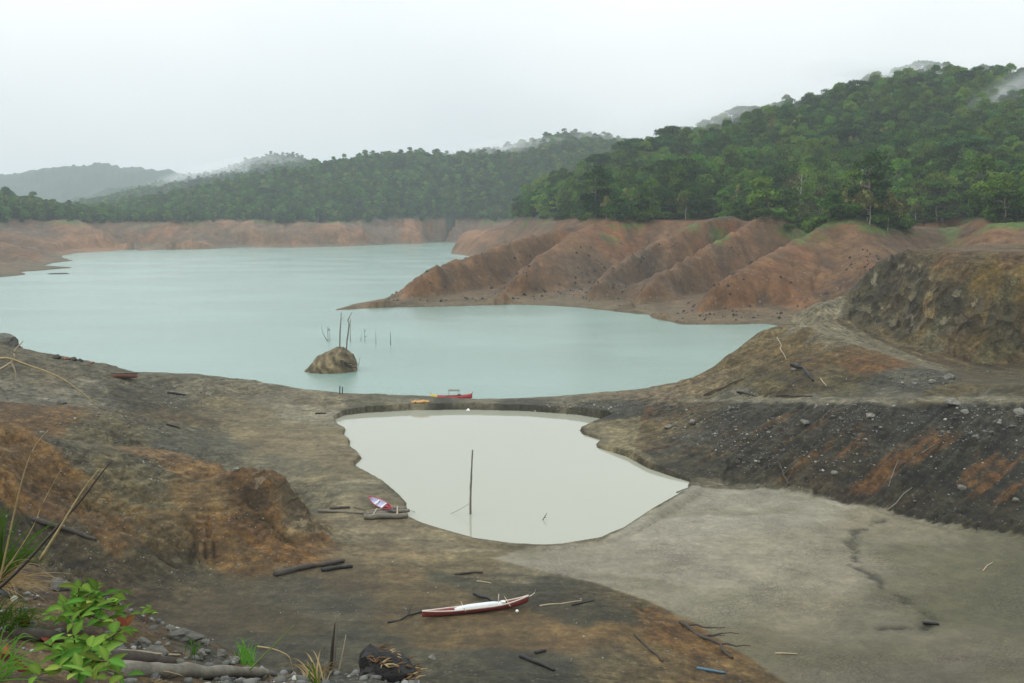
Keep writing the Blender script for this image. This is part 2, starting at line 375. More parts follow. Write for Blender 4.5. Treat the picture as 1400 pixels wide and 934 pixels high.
# pond basin: the shoreline is where the ground crosses the water level
Zin = POND_Z - 0.30 * np.minimum(psd, 4.0)
wob = 0.10 * fbm(NXg / 1.4, NYg / 1.4, 3, 61)
Zout = POND_Z + np.clip(-psd, 0, 3) * 0.10 + 0.10 * sstep(0.0, 0.25, -psd) - 1.5 * sstep(1.0, 3.0, -psd)- 20 * sstep(3.0, 8.0, -psd)
Z = np.where(psd > -0.15, np.minimum(Z, Zin + wob * sstep(0, .8, psd)), np.maximum(Z, Zout))
def near_z(X, Y):
    X = np.atleast_1d(np.asarray(X, float)); Y = np.atleast_1d(np.asarray(Y, float))
    return bilin(NU, NV, Z, X / Y, np.log(Y))
def ground(px, py, lo=38.0, hi=200.0):
    """the place on the reservoir bed that photograph pixel (px, py) looks at"""
    Y = np.geomspace(lo, hi, 3000); a, y, s = ray(px, py)
    t = Y / y; d = (CAMZ + s * t) - near_z(a * t, Y)
    i = int(np.argmax(d < 0)); i = i if d[i] < 0 else len(Y) - 1
    return float(a * t[i]), float(Y[i]), float(near_z(a * t[i], Y[i])[0])

# ---- soil colours: samples (pixel, sRGB) placed on the ground, blended with a warped nearest-sample rule
soil = [
    (20, 500, 92, 86, 70), (80, 515, 100, 92, 76), (150, 512, 92, 88, 74), (250, 522, 98, 93, 78), (350, 530, 104, 98, 82), (450, 545, 112, 104, 86), (560, 546, 112, 106, 88), (640, 547, 108, 103, 86), (760, 548, 110, 104, 86),
    (850, 540, 112, 100, 80), (900, 540, 120, 106, 86), (20, 538, 108, 104, 92), (120, 532, 106, 102, 90), (30, 565, 98, 74, 44), (80, 575, 108, 82, 48), (120, 590, 96, 88, 64), (170, 600, 100, 92, 66),
    (180, 545, 72, 69, 56), (230, 548, 78, 74, 60), (240, 570, 84, 72, 48), (280, 600, 86, 84, 70), (250, 610, 80, 78, 66), (330, 570, 118, 106, 80), (360, 600, 122, 108, 80), (300, 560, 108, 98, 74), (420, 590, 128, 116, 88), (430, 568, 132, 126, 108),
    (450, 620, 122, 110, 84), (400, 640, 104, 98, 78), (470, 650, 118, 108, 82), (440, 680, 104, 98, 78), (500, 680, 122, 112, 88), (480, 660, 128, 120, 98), (520, 720, 128, 116, 92), (470, 735, 122, 112, 90),
    (15, 600, 132, 98, 54), (40, 625, 126, 94, 52), (20, 660, 120, 88, 46), (80, 660, 104, 78, 42), (60, 690, 98, 72, 40), (130, 680, 98, 80, 46), (160, 640, 88, 80, 56), (100, 612, 86, 80, 62), (200, 640, 84, 78, 58), (200, 690, 88, 78, 52),
    (235, 632, 124, 96, 60), (230, 720, 100, 80, 46), (150, 730, 96, 72, 40), (280, 680, 108, 84, 46), (300, 720, 114, 84, 44), (320, 760, 100, 76, 42), (380, 745, 112, 80, 40), (350, 660, 108, 78, 40), (380, 670, 118, 86, 46), (400, 690, 122, 98, 62), (420, 715, 120, 102, 74), (440, 735, 106, 78, 42), (340, 690, 84, 62, 32),
    (0, 740, 72, 65, 48), (60, 760, 70, 63, 46), (120, 770, 70, 62, 44), (200, 775, 74, 66, 47), (260, 785, 76, 69, 50), (150, 800, 74, 63, 43),
    (300, 820, 82, 72, 50), (400, 810, 84, 78, 60), (380, 850, 80, 70, 46), (450, 830, 86, 80, 62), (480, 790, 96, 82, 56), (550, 790, 116, 98, 66), (560, 760, 128, 112, 82), (600, 740, 134, 122, 96), (500, 750, 120, 104, 76), (590, 810, 106, 90, 58), (650, 780, 110, 98, 70), (620, 795, 78, 74, 56),
    (680, 800, 74, 70, 52), (740, 805, 70, 68, 52), (720, 780, 128, 118, 94), (800, 815, 80, 74, 54), (850, 815, 88, 78, 54), (560, 850, 92, 78, 50), (600, 870, 100, 82, 50), (500, 880, 72, 70, 56), (400, 890, 64, 62, 50), (550, 905, 74, 70, 54), (650, 920, 70, 68, 54), (720, 920, 66, 66, 54), (700, 860, 106, 86, 52), (760, 870, 116, 92, 56),
    (850, 860, 112, 88, 50), (800, 842, 72, 66, 46), (850, 840, 66, 60, 42), (900, 845, 116, 84, 42), (920, 870, 110, 80, 42), (900, 900, 118, 98, 64), (960, 890, 112, 84, 46), (980, 920, 104, 82, 50), (850, 910, 96, 84, 58), (1010, 925, 98, 78, 46),
    (900, 720, 152, 145, 124), (1000, 690, 148, 142, 120), (1100, 700, 146, 140, 118), (1050, 760, 146, 138, 114), (950, 780, 146, 138, 116), (820, 770, 142, 134, 112), (900, 810, 138, 130, 106), (1000, 830, 130, 124, 98), (1150, 780, 138, 130, 106), (1100, 840, 128, 120, 94), (1180, 740, 138, 130, 106), (1000, 670, 146, 140, 118), (1200, 720, 126, 118, 92),
    (1250, 760, 112, 106, 80), (1330, 770, 98, 94, 68), (1400, 770, 92, 88, 64), (1300, 830, 92, 88, 62), (1380, 840, 92, 90, 66), (1250, 800, 108, 102, 76), (1200, 850, 110, 104, 80), (1300, 890, 112, 104, 82), (1390, 900, 102, 96, 74), (1150, 900, 106, 100, 78), (1080, 890, 112, 104, 80), (1250, 930, 98, 92, 72), (1020, 870, 112, 104, 76),
    (840, 590, 118, 108, 82), (870, 600, 100, 88, 62), (880, 580, 92, 80, 54), (860, 558, 62, 60, 50), (820, 560, 70, 68, 56), (720, 557, 66, 66, 54), (600, 556, 70, 68, 56), (500, 558, 88, 84, 66), (900, 565, 66, 60, 48), (900, 620, 68, 64, 50), (940, 640, 62, 58, 46), (960, 600, 58, 56, 47), (1050, 620, 52, 49, 40), (1030, 580, 54, 52, 44), (1150, 600, 52, 50, 43), (1180, 660, 54, 48, 36), (1250, 590, 48, 48, 42),
    (1350, 600, 52, 51, 44), (1300, 650, 46, 46, 38), (1370, 660, 44, 44, 37), (1350, 710, 52, 48, 36), (1250, 690, 54, 50, 36), (1100, 655, 62, 54, 38), (1390, 575, 66, 64, 56),
    (1000, 546, 100, 96, 84), (1100, 547, 92, 88, 76), (1200, 547, 92, 88, 76), (1350, 546, 92, 88, 74), (1150, 538, 88, 82, 58), (1300, 535, 84, 74, 50), (1390, 535, 80, 72, 48), (1250, 522, 74, 72, 62), (1220, 520, 78, 76, 66),
    (960, 520, 110, 96, 72), (1000, 500, 98, 84, 54), (1040, 480, 92, 76, 46), (1080, 465, 96, 80, 48), (1050, 520, 86, 76, 46), (1120, 490, 86, 68, 38), (1190, 500, 100, 72, 38), (1100, 520, 78, 68, 42), (1150, 520, 78, 70, 44), (1040, 455, 100, 88, 60),
    (1130, 420, 122, 116, 102), (1110, 435, 114, 106, 90), (1150, 445, 98, 88, 66), (1200, 460, 88, 76, 54), (1300, 480, 82, 68, 46), (1400, 490, 78, 66, 44), (1250, 485, 84, 72, 48), (1150, 458, 108, 100, 82), (1350, 510, 80, 70, 46),
    (1180, 410, 88, 82, 60), (1200, 385, 80, 76, 56), (1250, 420, 74, 68, 48), (1300, 430, 84, 78, 56), (1380, 440, 82, 76, 52), (1290, 445, 100, 96, 76), (1240, 370, 86, 74, 46), (1220, 350, 70, 60, 40), (1300, 355, 98, 72, 42), (1380, 360, 92, 70, 42), (1350, 380, 106, 88, 46), (1280, 385, 100, 82, 44), (1400, 385, 104, 86, 46), (1310, 370, 90, 70, 38),
]
sp = []; scol = []; sxy = []
for px, py, r, g, b in soil:
    gx, gy, gz = ground(px, py); sxy.append((gx, gy)); sp.append((gx / gy, math.log(gy) * 0.9)); scol.append(lin(r, g, b))
sp = np.array(sp); scol = np.array(scol); sxy = np.array(sxy)
EV = 0.74                                                   # photograph value -> albedo under this sky
flatpoly = [atz(a, b, .85)[:2] for a, b in [(945, 662), (1060, 668), (1120, 678), (1180, 692), (1230, 704), (1280, 717), (1400, 737), (1520, 765), (1560, 960), (1090, 945), (1005, 898), (945, 862), (888, 832), (850, 812), (760, 785), (690, 762), (720, 748), (820, 738), (895, 696)]]
embpoly = [ground(a, b)[:2] for a, b in [(880, 556), (940, 552), (1000, 552), (1100, 553), (1200, 553), (1300, 552), (1400, 553), (1500, 556)]] + [atz(a, b, z)[:2] for a, b, z in [(1520, 752, 1.4), (1400, 734, 1.2), (1340, 725, 1.1), (1280, 714, 1.0), (1230, 701, 1.0), (1180, 689, 1.0), (1120, 675, .9), (1060, 665, .9), (1000, 659, .75), (945, 655, .8), (900, 640, .9), (865, 612, 1.1)]]
w1 = 0.35 * fbm(NXg / 1.5, NYg / 1.5, 4, 151); w2 = 0.35 * fbm(NXg / 1.5, NYg / 1.5, 4, 152)
fsd = poly_sd(flatpoly, NXg + w1 + 1.2 * fbm(NXg / 6, NYg / 6, 3, 153) * sstep(20, 6, NXg), NYg + w2); emb = poly_sd(embpoly, NXg + w1, NYg + w2)
inF = poly_sd(flatpoly, sxy[:, 0], sxy[:, 1]) > 0; inE = (poly_sd(embpoly, sxy[:, 0], sxy[:, 1]) > 0) & ~inF
wu = GU + 0.010 * fbm(NXg / 4, NYg / 4, 5, 91, .6); wv = GV * 0.9 + 0.030 * fbm(NXg / 6, NYg / 2.2, 5, 92, .6)
def idw(sel, pw, eps):
    P_, C_ = sp[sel], scol[sel]; o = np.empty(Z.shape + (3,))
    for i in range(0, Z.shape[0], 8):
        q = np.stack([wu[i:i + 8].ravel(), wv[i:i + 8].ravel()], 1)
        D2 = (q ** 2).sum(1)[:, None] + (P_ ** 2).sum(1)[None, :] - 2 * q @ P_.T
        W = 1.0 / (np.maximum(D2, 0) + eps) ** pw; o[i:i + 8] = ((W @ C_) / W.sum(1)[:, None]).reshape(-1, Z.shape[1], 3)
    return o
crackm = sstep(-0.15, 0.35, fsd); embm = sstep(-0.2, 0.3, emb) * (1 - crackm)
colr = idw(~inF & ~inE, 4.0, 1.5e-5)
colr = colr * (1 - embm[..., None]) + idw(inE, 2.2, 5e-5) * embm[..., None]
colr = colr * (1 - crackm[..., None]) + 1.16 * idw(inF, 2.5, 8e-5) * crackm[..., None]
colr *= EV
gr = colr.mean(-1, keepdims=True); colr = gr + (colr - gr) * 0.90
# loose-material variation: streaks along the old water lines, gravel drifts, speckle
streak = fbm(NXg / 9 + 3 + .4 * fbm(NXg / 3, NYg / 3, 2, 104), NYg / 0.9, 4, 101, .6); blot = fbm(NXg / 4, NYg / 4, 6, 102, .6); grit = fbm(NXg / 0.5, NYg / 0.7, 3, 103, .7)
colr *= np.clip(1 + 0.34 * streak * (0.25 + 0.75 * flatm) * (1 - .62 * crackm) + 0.42 * blot * (1 - .72 * crackm) + 0.30 * grit * (1 - .5 * crackm), .3, 2.2)[..., None]
drift = sstep(0.12, 0.30, fbm(NXg / 6 + 9, NYg / 2.6, 5, 105, .6)) * (1 - crackm) * (1 - embm) * (1 - rockm)        # dark grey gravel drifts
colr = colr * (1 - .32 * drift[..., None]) + lin(78, 73, 58) * EV * (1 + .3 * grit[..., None]) * .32 * drift[..., None]
lines = ridged(NXg / 6 + .5 * fbm(NXg / 2, NYg / 2, 3, 107), NYg / 1.6, 2, 106)                                      # drag marks and runnels
colr *= (1 - 0.42 * sstep(.90, .985, lines) * (1 - .8 * crackm) * (1 - .5 * embm))[..., None]
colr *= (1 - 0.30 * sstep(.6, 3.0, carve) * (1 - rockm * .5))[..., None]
bands = vnoise(ter / 0.10, fbm(NXg / 20, NYg / 20, 2, 55) * 3, 56)
colr *= (1 + 0.24 * bands * sstep(0.04, 0.2, sl) * (1 - rockm))[..., None]
tr_poly = [ground(a, b)[:2] for a, b in [(925, 549), (1000, 549), (1100, 550), (1200, 550), (1300, 549.5), (1420, 550), (1420, 543), (1300, 542.5), (1200, 543), (1100, 543), (1000, 542.5), (925, 545)]]
trm = sstep(-.2, .3, poly_sd(tr_poly, NXg + w1, NYg + w2)); colr = colr * (1 - .8 * trm[..., None]) + (lin(112, 108, 94) * EV) * (1 + .25 * grit[..., None]) * .8 * trm[..., None]
rm_poly = [ground(a, b)[:2] for a, b in [(1085, 438), (1108, 424), (1125, 413), (1150, 412), (1150, 424), (1140, 440), (1175, 455), (1230, 478), (1300, 505), (1290, 510), (1210, 484), (1150, 466), (1110, 451)]]
rmm = sstep(-.4, .5, poly_sd(rm_poly, NXg + w1, NYg + w2)); colr = colr * (1 - .75 * rmm[..., None]) + (lin(116, 110, 94) * EV) * (1 + .2 * grit[..., None]) * .75 * rmm[..., None]
colr *= (1 + .22 * trk + 0.16 * bands * embm)[..., None]
# the embankment's orange subsoil shows in streaks down its fall line
ax_, ay_ = 0.90, 0.44
along = NXg * ax_ + NYg * ay_; across = -NXg * ay_ + NYg * ax_
st = fbm(across / 1.0 + 0.6 * fbm(along / 4, across / 4, 3, 114), along / 13, 4, 111, .6)
patch = sstep(-0.05, 0.35, fbm(NXg / 10 + 4, NYg / 10, 2, 112) + 0.32 * (1 - np.abs(Z - 3.8) / 2.8))
orange = embm * sstep(0.06, 0.34, st + .25 * grit) * patch * sstep(7.0, 5.4, Z) * sstep(0.9, 1.6, Z)
colr = colr * (1 - orange[..., None] * 0.55) + (lin(112, 76, 38) * EV)[None, None] * (1 + .4 * grit[..., None]) * orange[..., None] * 0.55
# wet rim round the pond, dark channel, mossy drifts on the pale flat
rim = np.exp(-np.clip(-psd, 0, 9) / 0.4) * sstep(-0.25, 0.15, fbm(NXg / 4, NYg / 4, 3, 141)) * (psd < 0.2); colr *= (1 - 0.6 * rim)[..., None]
colr *= (1 - .72 * chm)[..., None]
moss = crackm * sstep(0.12, 0.5, fbm(NXg / 10, NYg / 5, 4, 154) + 0.26 * sstep(20, 30, NXg)); colr = colr * (1 - .45 * moss[..., None]) + (lin(104, 100, 70) * EV) * .45 * moss[..., None]
colr = np.clip(colr * (np.array([1.03, 1.0, 0.86]) * (1 - crackm[..., None]) + np.array([1.01, 1.0, 1.0]) * crackm[..., None]) * (.95 + .05 * crackm[..., None]), 0.008, 0.8)
cc = np.concatenate([colr, np.maximum(crackm, .55 * flatm * (1 - rockm) * (1 - embm))[..., None]], -1).reshape(-1, 4)
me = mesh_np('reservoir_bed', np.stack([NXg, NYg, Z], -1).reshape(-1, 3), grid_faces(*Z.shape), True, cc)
ra = me.attributes.new('rock', 'FLOAT', 'POINT'); ra.data.foreach_set('value', rockm.astype(np.float32).ravel())

def soil_mat(name, crack=True, bumpd=0.12, gscale=3.0, soft=0.0):
    m, t, p, o = nodes(name)
    at = N(t, 'ShaderNodeAttribute', attribute_name='soil'); geo = N(t, 'ShaderNodeNewGeometry'); pos = geo.outputs['Position']
    def noise_(sc, det=6.0, ro=.65):
        n = N(t, 'ShaderNodeTexNoise', Scale=sc, Detail=det, Roughness=ro); t.links.new(pos, n.inputs['Vector']); return n.outputs[0]
    def mul(a, b):
        k = N(t, 'ShaderNodeMath', operation='MULTIPLY')
        for i, v in enumerate((a, b)):
            if hasattr(v, 'is_output'): t.links.new(v, k.inputs[i])
            else: k.inputs[i].default_value = v
        return k.outputs[0]
    def rmp(src, stops): r = ramp(t, stops); t.links.new(src, r.inputs[0]); return r.outputs[0]
    n1 = noise_(gscale, 8.0, .75)
    nm = N(t, 'ShaderNodeMapRange'); nm.inputs[3].default_value = 1.0 - soft; nm.inputs[4].default_value = .28; t.links.new(at.outputs['Alpha'], nm.inputs[0])
    c = mixc(t, nm.outputs[0], at.outputs['Color'], mixc(t, 1.0, at.outputs['Color'], rmp(n1, [(0.34, 0.40), (0.5, 1.0), (0.66, 1.75)]), 'MULTIPLY'))
    n0 = noise_(gscale * .28, 5.0, .7); c = mixc(t, nm.outputs[0], c, mixc(t, 1.0, c, rmp(n0, [(0.36, 0.62), (0.5, 1.0), (0.64, 1.45)]), 'MULTIPLY'))
    ia = N(t, 'ShaderNodeMath', operation='SUBTRACT'); ia.inputs[0].default_value = 1.0; t.links.new(at.outputs['Alpha'], ia.inputs[1])
    height = n1
    for sc, thr, colp, amt in ((gscale * 2.2, .90, (.20, .195, .17), .5), (gscale * 1.6, .90, (.02, .018, .014), .5)):   # small pale and dark stones
        vo = N(t, 'ShaderNodeTexVoronoi', Scale=sc); t.links.new(pos, vo.inputs['Vector'])
        sx_ = N(t, 'ShaderNodeSeparateColor'); t.links.new(vo.outputs['Color'], sx_.inputs[0])
        k = mul(mul(rmp(sx_.outputs[0], [(thr - .02, 0.0), (thr + .02, 1.0)]), rmp(vo.outputs['Distance'], [(0.22, 1.0), (0.36, 0.0)])), mul(ia.outputs[0], amt))
        c = mixc(t, k, c, colp)
    if crack:
        rk = N(t, 'ShaderNodeAttribute', attribute_name='rock').outputs['Fac']
        mpv = N(t, 'ShaderNodeMapping'); mpv.inputs['Scale'].default_value = (1.0, 1.0, 0.65); mpv.inputs['Rotation'].default_value = (0.3, 0.5, 0.2); t.links.new(pos, mpv.inputs[0])
        nw2 = N(t, 'ShaderNodeTexNoise', Scale=0.8, Detail=4.0); t.links.new(mpv.outputs[0], nw2.inputs['Vector'])
        wv_ = N(t, 'ShaderNodeMix'); wv_.data_type = 'VECTOR'; wv_.inputs[0].default_value = 0.62; t.links.new(mpv.outputs[0], wv_.inputs[4]); t.links.new(nw2.outputs[1], wv_.inputs[5])
        v1 = N(t, 'ShaderNodeTexVoronoi', Scale=2.6); t.links.new(wv_.outputs[1], v1.inputs['Vector']); v2 = N(t, 'ShaderNodeTexVoronoi', feature='DISTANCE_TO_EDGE', Scale=1.9); t.links.new(wv_.outputs[1], v2.inputs['Vector'])
        s1 = N(t, 'ShaderNodeSeparateColor'); t.links.new(v1.outputs['Color'], s1.inputs[0])
        rc_ = mixc(t, 1.0, c, rmp(s1.outputs[0], [(0.0, .55), (.6, 1.0), (.86, 1.5), (1.0, 2.6)]), 'MULTIPLY')
        rc_ = mixc(t, .55, rc_, mixc(t, 1.0, (.062, .056, .040), rmp(s1.outputs[1], [(0.0, .4), (.6, .9), (.88, 1.3), (1.0, 3.4)]), 'MULTIPLY'))
        rc_ = mixc(t, rmp(v2.outputs['Distance'], [(0.0, .6), (0.06, 0.0)]), rc_, (.022, .02, .015))
        c = mixc(t, rk, c, rc_)
        nw = N(t, 'ShaderNodeTexNoise', Scale=1.2, Detail=3.0); t.links.new(pos, nw.inputs['Vector'])
        av = N(t, 'ShaderNodeMix'); av.data_type = 'VECTOR'; av.inputs[0].default_value = 0.25; t.links.new(pos, av.inputs[4]); t.links.new(nw.outputs[1], av.inputs[5])
        vc = N(t, 'ShaderNodeTexVoronoi', feature='DISTANCE_TO_EDGE', Scale=4.2); t.links.new(av.outputs[1], vc.inputs['Vector'])
        k3 = mul(mul(mul(rmp(vc.outputs['Distance'], [(0.02, 1.0), (0.12, 0.0)]), at.outputs['Alpha']), rmp(noise_(0.2, 4.0), [(0.40, 0.12), (0.70, 0.8)])), 0.42)
        c = mixc(t, k3, c, (0.035, 0.032, 0.022))
        hs_ = N(t, 'ShaderNodeMath', operation='SUBTRACT'); t.links.new(n1, hs_.inputs[0]); t.links.new(k3, hs_.inputs[1])
        ha = N(t, 'ShaderNodeMath', operation='ADD'); t.links.new(hs_.outputs[0], ha.inputs[0]); t.links.new(mul(rk, mul(v1.outputs['Distance'], 2.5)), ha.inputs[1]); height = ha.outputs[0]
    t.links.new(c, p.inputs['Base Color']); p.inputs['Specular IOR Level'].default_value = 0.3
    ro = N(t, 'ShaderNodeMapRange'); ro.inputs[3].default_value = .85; ro.inputs[4].default_value = .60; t.links.new(at.outputs['Alpha'], ro.inputs[0]); t.links.new(ro.outputs[0], p.inputs['Roughness'])
    b = N(t, 'ShaderNodeBump', Strength=1.0, Distance=bumpd); t.links.new(height, b.inputs['Height']); t.links.new(b.outputs[0], p.inputs['Normal'])
    return m
M_SOIL = soil_mat('reservoir_bed_soil', gscale=1.7, bumpd=.28)
tag(link('reservoir_bed', me, M_SOIL), 'exposed mud, gravel and clay slopes of the drained reservoir bed', kind='structure')

# ================================================================== FAR HILLS
def FZ(*pts):
    o = []
    for px, py, z in pts:
        x, y, zz = atz(px, py, z); o.append((x / y, math.log(y), z))
    return o
def FY(*pts, tree=0.0):
    o = []
    for px, py, Y in pts:
        x, y, z = aty(px, py, Y); o.append((x / y, math.log(y), z - tree))
    return o
def FP(*pts): return [((px - 700) / F / CP, math.log(Y), z) for px, Y, z in pts]
shore_front = [(460, 424), (500, 421.5), (540, 420), (620, 419), (700, 416.5), (760, 418), (800, 421), (850, 427), (890, 431), (897, 436), (935, 444), (1000, 444), (1045, 443), (1100, 449), (1150, 455), (1250, 462), (1400, 470), (1600, 480)]
shore_far = [(-150, 395), (0, 379), (33, 376), (30, 372), (60, 369.5), (98, 366.5), (62, 363), (75, 359.5), (100, 356.5), (82, 350.5), (100, 346.5), (170, 342), (186, 340.5), (190, 343), (250, 341), (300, 340), (330, 338.5), (400, 338.8), (430, 338.3), (500, 336), (570, 333.5), (590, 331.5)]
far_lines = [
    FZ(*[(a, b, 0) for a, b in shore_front]), [(u_, v_ + 0.022, 1.3) for u_, v_, z_ in FZ(*[(a, b, 0) for a, b in shore_front[1:]])], FZ(*[(a, b + 7, -2.5) for a, b in shore_front]), FZ(*[(a, b + 22, -6) for a, b in shore_front[:13]]),
    FY((480, 419, 285), (530, 408, 295), (560, 395, 305), (600, 374, 320), (630, 362, 332), (655, 353, 345), (680, 343, 360), (720, 328, 385), (770, 312, 420), (820, 301, 450)),
    FP((440, 286, -2), (480, 300, -1), (530, 325, 0), (600, 368, 0), (655, 408, 0), (700, 470, 0), (695, 560, 0), (668, 640, 0)), FP((450, 310, -5), (530, 350, -4), (600, 400, -4), (640, 460, -4), (650, 540, -4), (620, 640, -4)),
    FZ((655, 352.5, 0), (640, 350, 0), (618, 346.5, 0)), FY((618, 346.5, 745), (630, 331, 775), (650, 315, 800), (675, 303, 825), (690, 297, 840)),
    FP((606, 740, -3), (610, 900, -3), (630, 1000, -2), (600, 1050, -2)), FP((640, 850, 0), (655, 930, 0), (640, 1050, 0), (605, 1100, 0)),
    FY((690, 338, 690), (720, 322, 650), (740, 312, 620)), FY((700, 299, 760), (760, 299, 600), (800, 300, 520), (835, 299, 450)),
    FY((800, 322, 400), (770, 342, 375), (735, 365, 345), (710, 392, 320), (690, 412, 304), tree=-2.5), FY((830, 308, 425), (800, 322, 400)),
    FY((900, 320, 405), (860, 345, 370), (800, 380, 335), (770, 408, 314), tree=5.0), FY((760, 330, 398), (700, 362, 352), (650, 392, 323), tree=4.5),
    FY((1000, 302, 400), (960, 316, 385), (930, 333, 370), (880, 352, 345), (850, 375, 325), (812, 405, 305), tree=-2.8),
    FY((1055, 303, 380), (1010, 325, 362), (985, 343, 345), (940, 368, 325), (900, 393, 300), (862, 420, 284), tree=-2.6), FY((1000, 314, 388), (970, 340, 366), (930, 364, 346), (880, 397, 318), tree=5.5),
    FY((1165, 307, 340), (1120, 329, 320), (1070, 359, 300), (1020, 389, 280), (960, 417, 262), (905, 434, 258), tree=-2.2), FY((1100, 320, 372), (1060, 347, 346), (1020, 367, 326), (950, 402, 305), tree=6.0),
    FY((1150, 360, 287), (1150, 400, 262), (1120, 430, 245)), FY((1200, 338, 312), (1240, 324, 332)), FY((1290, 322, 352), (1300, 345, 310)), FY((1350, 318, 312), (1400, 330, 290), (1500, 330, 270)), FY((1200, 400, 250), (1300, 400, 240), (1400, 400, 230)),
    FY((840, 299, 440), (900, 300, 430), (960, 300, 415), (1010, 299, 402), (1060, 300, 384)), FY((1165, 304, 346), (1200, 302, 352), (1250, 304, 358), (1300, 308, 372), (1340, 299, 352), (1400, 296, 340), (1550, 294, 320)),
    # wooded hill above the headland
    FY((690, 292, 860), (740, 264, 800), (790, 238, 770), (850, 198, 760), (920, 180, 760), (960, 168, 760), (1000, 152, 760), (1100, 130, 780), (1180, 110, 800), (1240, 94, 820), (1290, 88, 820), (1400, 95, 820), (1500, 96, 820), (1700, 110, 820), tree=18),
    FP((740, 1050, 40), (850, 1050, 60), (1000, 1050, 80), (1240, 1100, 120), (1500, 1100, 120)),
    FY((760, 285, 620), (830, 262, 590), (900, 240, 570), (980, 228, 560), (1040, 222, 560), (1100, 232, 520), (1160, 225, 500), (1250, 200, 520), (1330, 190, 520), (1420, 180, 520), (1600, 180, 520), tree=14),
    FY((880, 275, 470), (960, 275, 450), (1040, 276, 430), (1100, 285, 420), (1170, 276, 380), (1230, 280, 390), (1290, 290, 400), (1380, 270, 390), (1500, 265, 370), tree=8),
    # far shore and its ridge
    FZ(*[(a, b, 0) for a, b in shore_far]), FZ(*[(a + 6, b + 3.5, -3) for a, b in shore_far]), FZ((-150, 420, -6), (0, 392, -6), (150, 365, -6), (300, 352, -6), (500, 348, -6)),
    FY((0, 350, 560), (40, 345, 600), (0, 330, 640)), FY((-100, 320, 640), (0, 316, 720), (60, 318, 780), (90, 322, 820), (140, 318, 860), (180, 322, 850)),
    FY((-150, 303, 700), (0, 306, 780), (60, 304, 840), (110, 307, 900), (200, 303.5, 950), (300, 303.5, 1000), (400, 303, 1000), (500, 301, 1060), (600, 299, 1120), (690, 297, 1150)),
    FY((240, 322, 850), (300, 322, 930), (400, 321, 930), (500, 319, 990), (580, 316, 1060)),
    FY((-300, 235, 950), (-80, 252, 950), (0, 266, 950), (30, 272, 950), (60, 289, 930), (75, 299, 920), tree=8),
    FY((130, 293, 1150), (200, 274, 1200), (250, 263, 1250), (300, 252, 1250), (350, 242, 1280), (400, 230, 1300), (430, 224, 1300), (490, 212, 1350), (550, 207, 1350), (600, 217, 1350), (625, 218, 1350), (640, 211, 1350), (700, 199, 1450), (760, 182, 1500), (800, 179, 1500), (850, 190, 1500), (900, 202, 1500), (1100, 220, 1500), (1400, 220, 1500), tree=13),
    FP((-200, 1250, 40), (50, 1300, 25), (150, 1600, 30), (300, 1700, 40), (500, 1750, 60), (700, 1900, 70), (900, 1900, 80)),
    FY((170, 262, 2000), (230, 247, 2000), (300, 234, 2000), (340, 217, 2000), (380, 205, 2000), (410, 210, 2000), (440, 224, 2000), (520, 235, 2000), tree=12),
    FP((0, 2000, 20), (100, 2100, 25), (300, 2350, 30), (500, 2400, 60)),
    FY((-100, 280, 2600), (60, 286, 2600), (100, 268, 2600), (150, 259, 2600), (200, 251, 2600), (260, 247, 2600), (350, 250, 2600)),
    FP((0, 3000, 40), (150, 3000, 40), (300, 3000, 50)),
    FY((-300, 232, 3600), (-100, 238, 3600), (0, 244, 3600), (40, 233, 3600), (80, 224, 3600), (120, 230, 3600), (150, 225, 3600), (190, 229, 3600), (230, 237, 3600), (290, 246, 3600), (400, 252, 3600), (700, 258, 3600), (1400, 250, 3600)),
    FP((-300, 5200, 40), (0, 5200, 40), (400, 5200, 40), (1000, 5200, 40), (1700, 5200, 40)),
]
far_pts = []
for L in far_lines: far_pts += dens(L, 0.022)
for px in range(-400, 1900, 60): far_pts.append(np.array([(px - 700) / F, math.log(160), -8.0 if px < 1250 else 6.0]))
for px in range(-400, 440, 60): far_pts.append(np.array([(px - 700) / F, math.log(300), -8.0]))
for px in range(-100, 560, 60): far_pts.append(np.array([(px - 700) / F, math.log(500), -9.0]))
far_pts = np.array(far_pts)
far_m = rbf_fit(far_pts[:, :2], far_pts[:, 2], 0.0004)
fu = np.concatenate([-0.6 - np.cumsum(np.linspace(.003, .03, 20))[::-1], np.linspace(-0.6, 0.6, 860), 0.6 + np.cumsum(np.linspace(.003, .03, 20))])
fv = np.concatenate([np.linspace(math.log(160), math.log(235), 30, endpoint=False), np.linspace(math.log(235), math.log(470), 210, endpoint=False), np.linspace(math.log(470), math.log(1150), 150, endpoint=False), np.linspace(math.log(1150), math.log(5200), 110)])
cu2 = np.concatenate([fu[::4], fu[-1:]]); cv2 = np.concatenate([fv[::2], fv[-1:]])
A_, B_ = np.meshgrid(cu2, cv2)
coarse2 = rbf_eval(far_m, np.stack([A_.ravel(), B_.ravel()], 1)).reshape(A_.shape)
FU, FV = np.meshgrid(fu, fv); FYg = np.exp(FV); FXg = FU * FYg
FB = bilin(cu2, cv2, coarse2, FU.ravel(), FV.ravel()).reshape(FU.shape)
above = sstep(0.0, 5.0, FB); hi = sstep(24, 45, FB)
FZg = FB + fbm(FXg / 60, FYg / 60, 4, 201) * (1.0 * above + 5.0 * hi + 18 * sstep(2200, 3000, FYg))
bare = sstep(0.5, 5.0, FB) * (1 - sstep(23, 28, FB))
fan = ridged(FXg / 85 + 5 + FYg / 400, FYg / 260, 2, 215)
FZg += bare * ((ridged(FXg / 9 + FYg / 40, FYg / 34 - FXg / 60, 3, 211) - 0.6) * np.where(FYg < 520, .7, 1.9) + (fan - 0.55) * 13.0 * sstep(600, 800, FYg) + fbm(FXg / 3.2, FYg / 5, 3, 212) * 0.35)
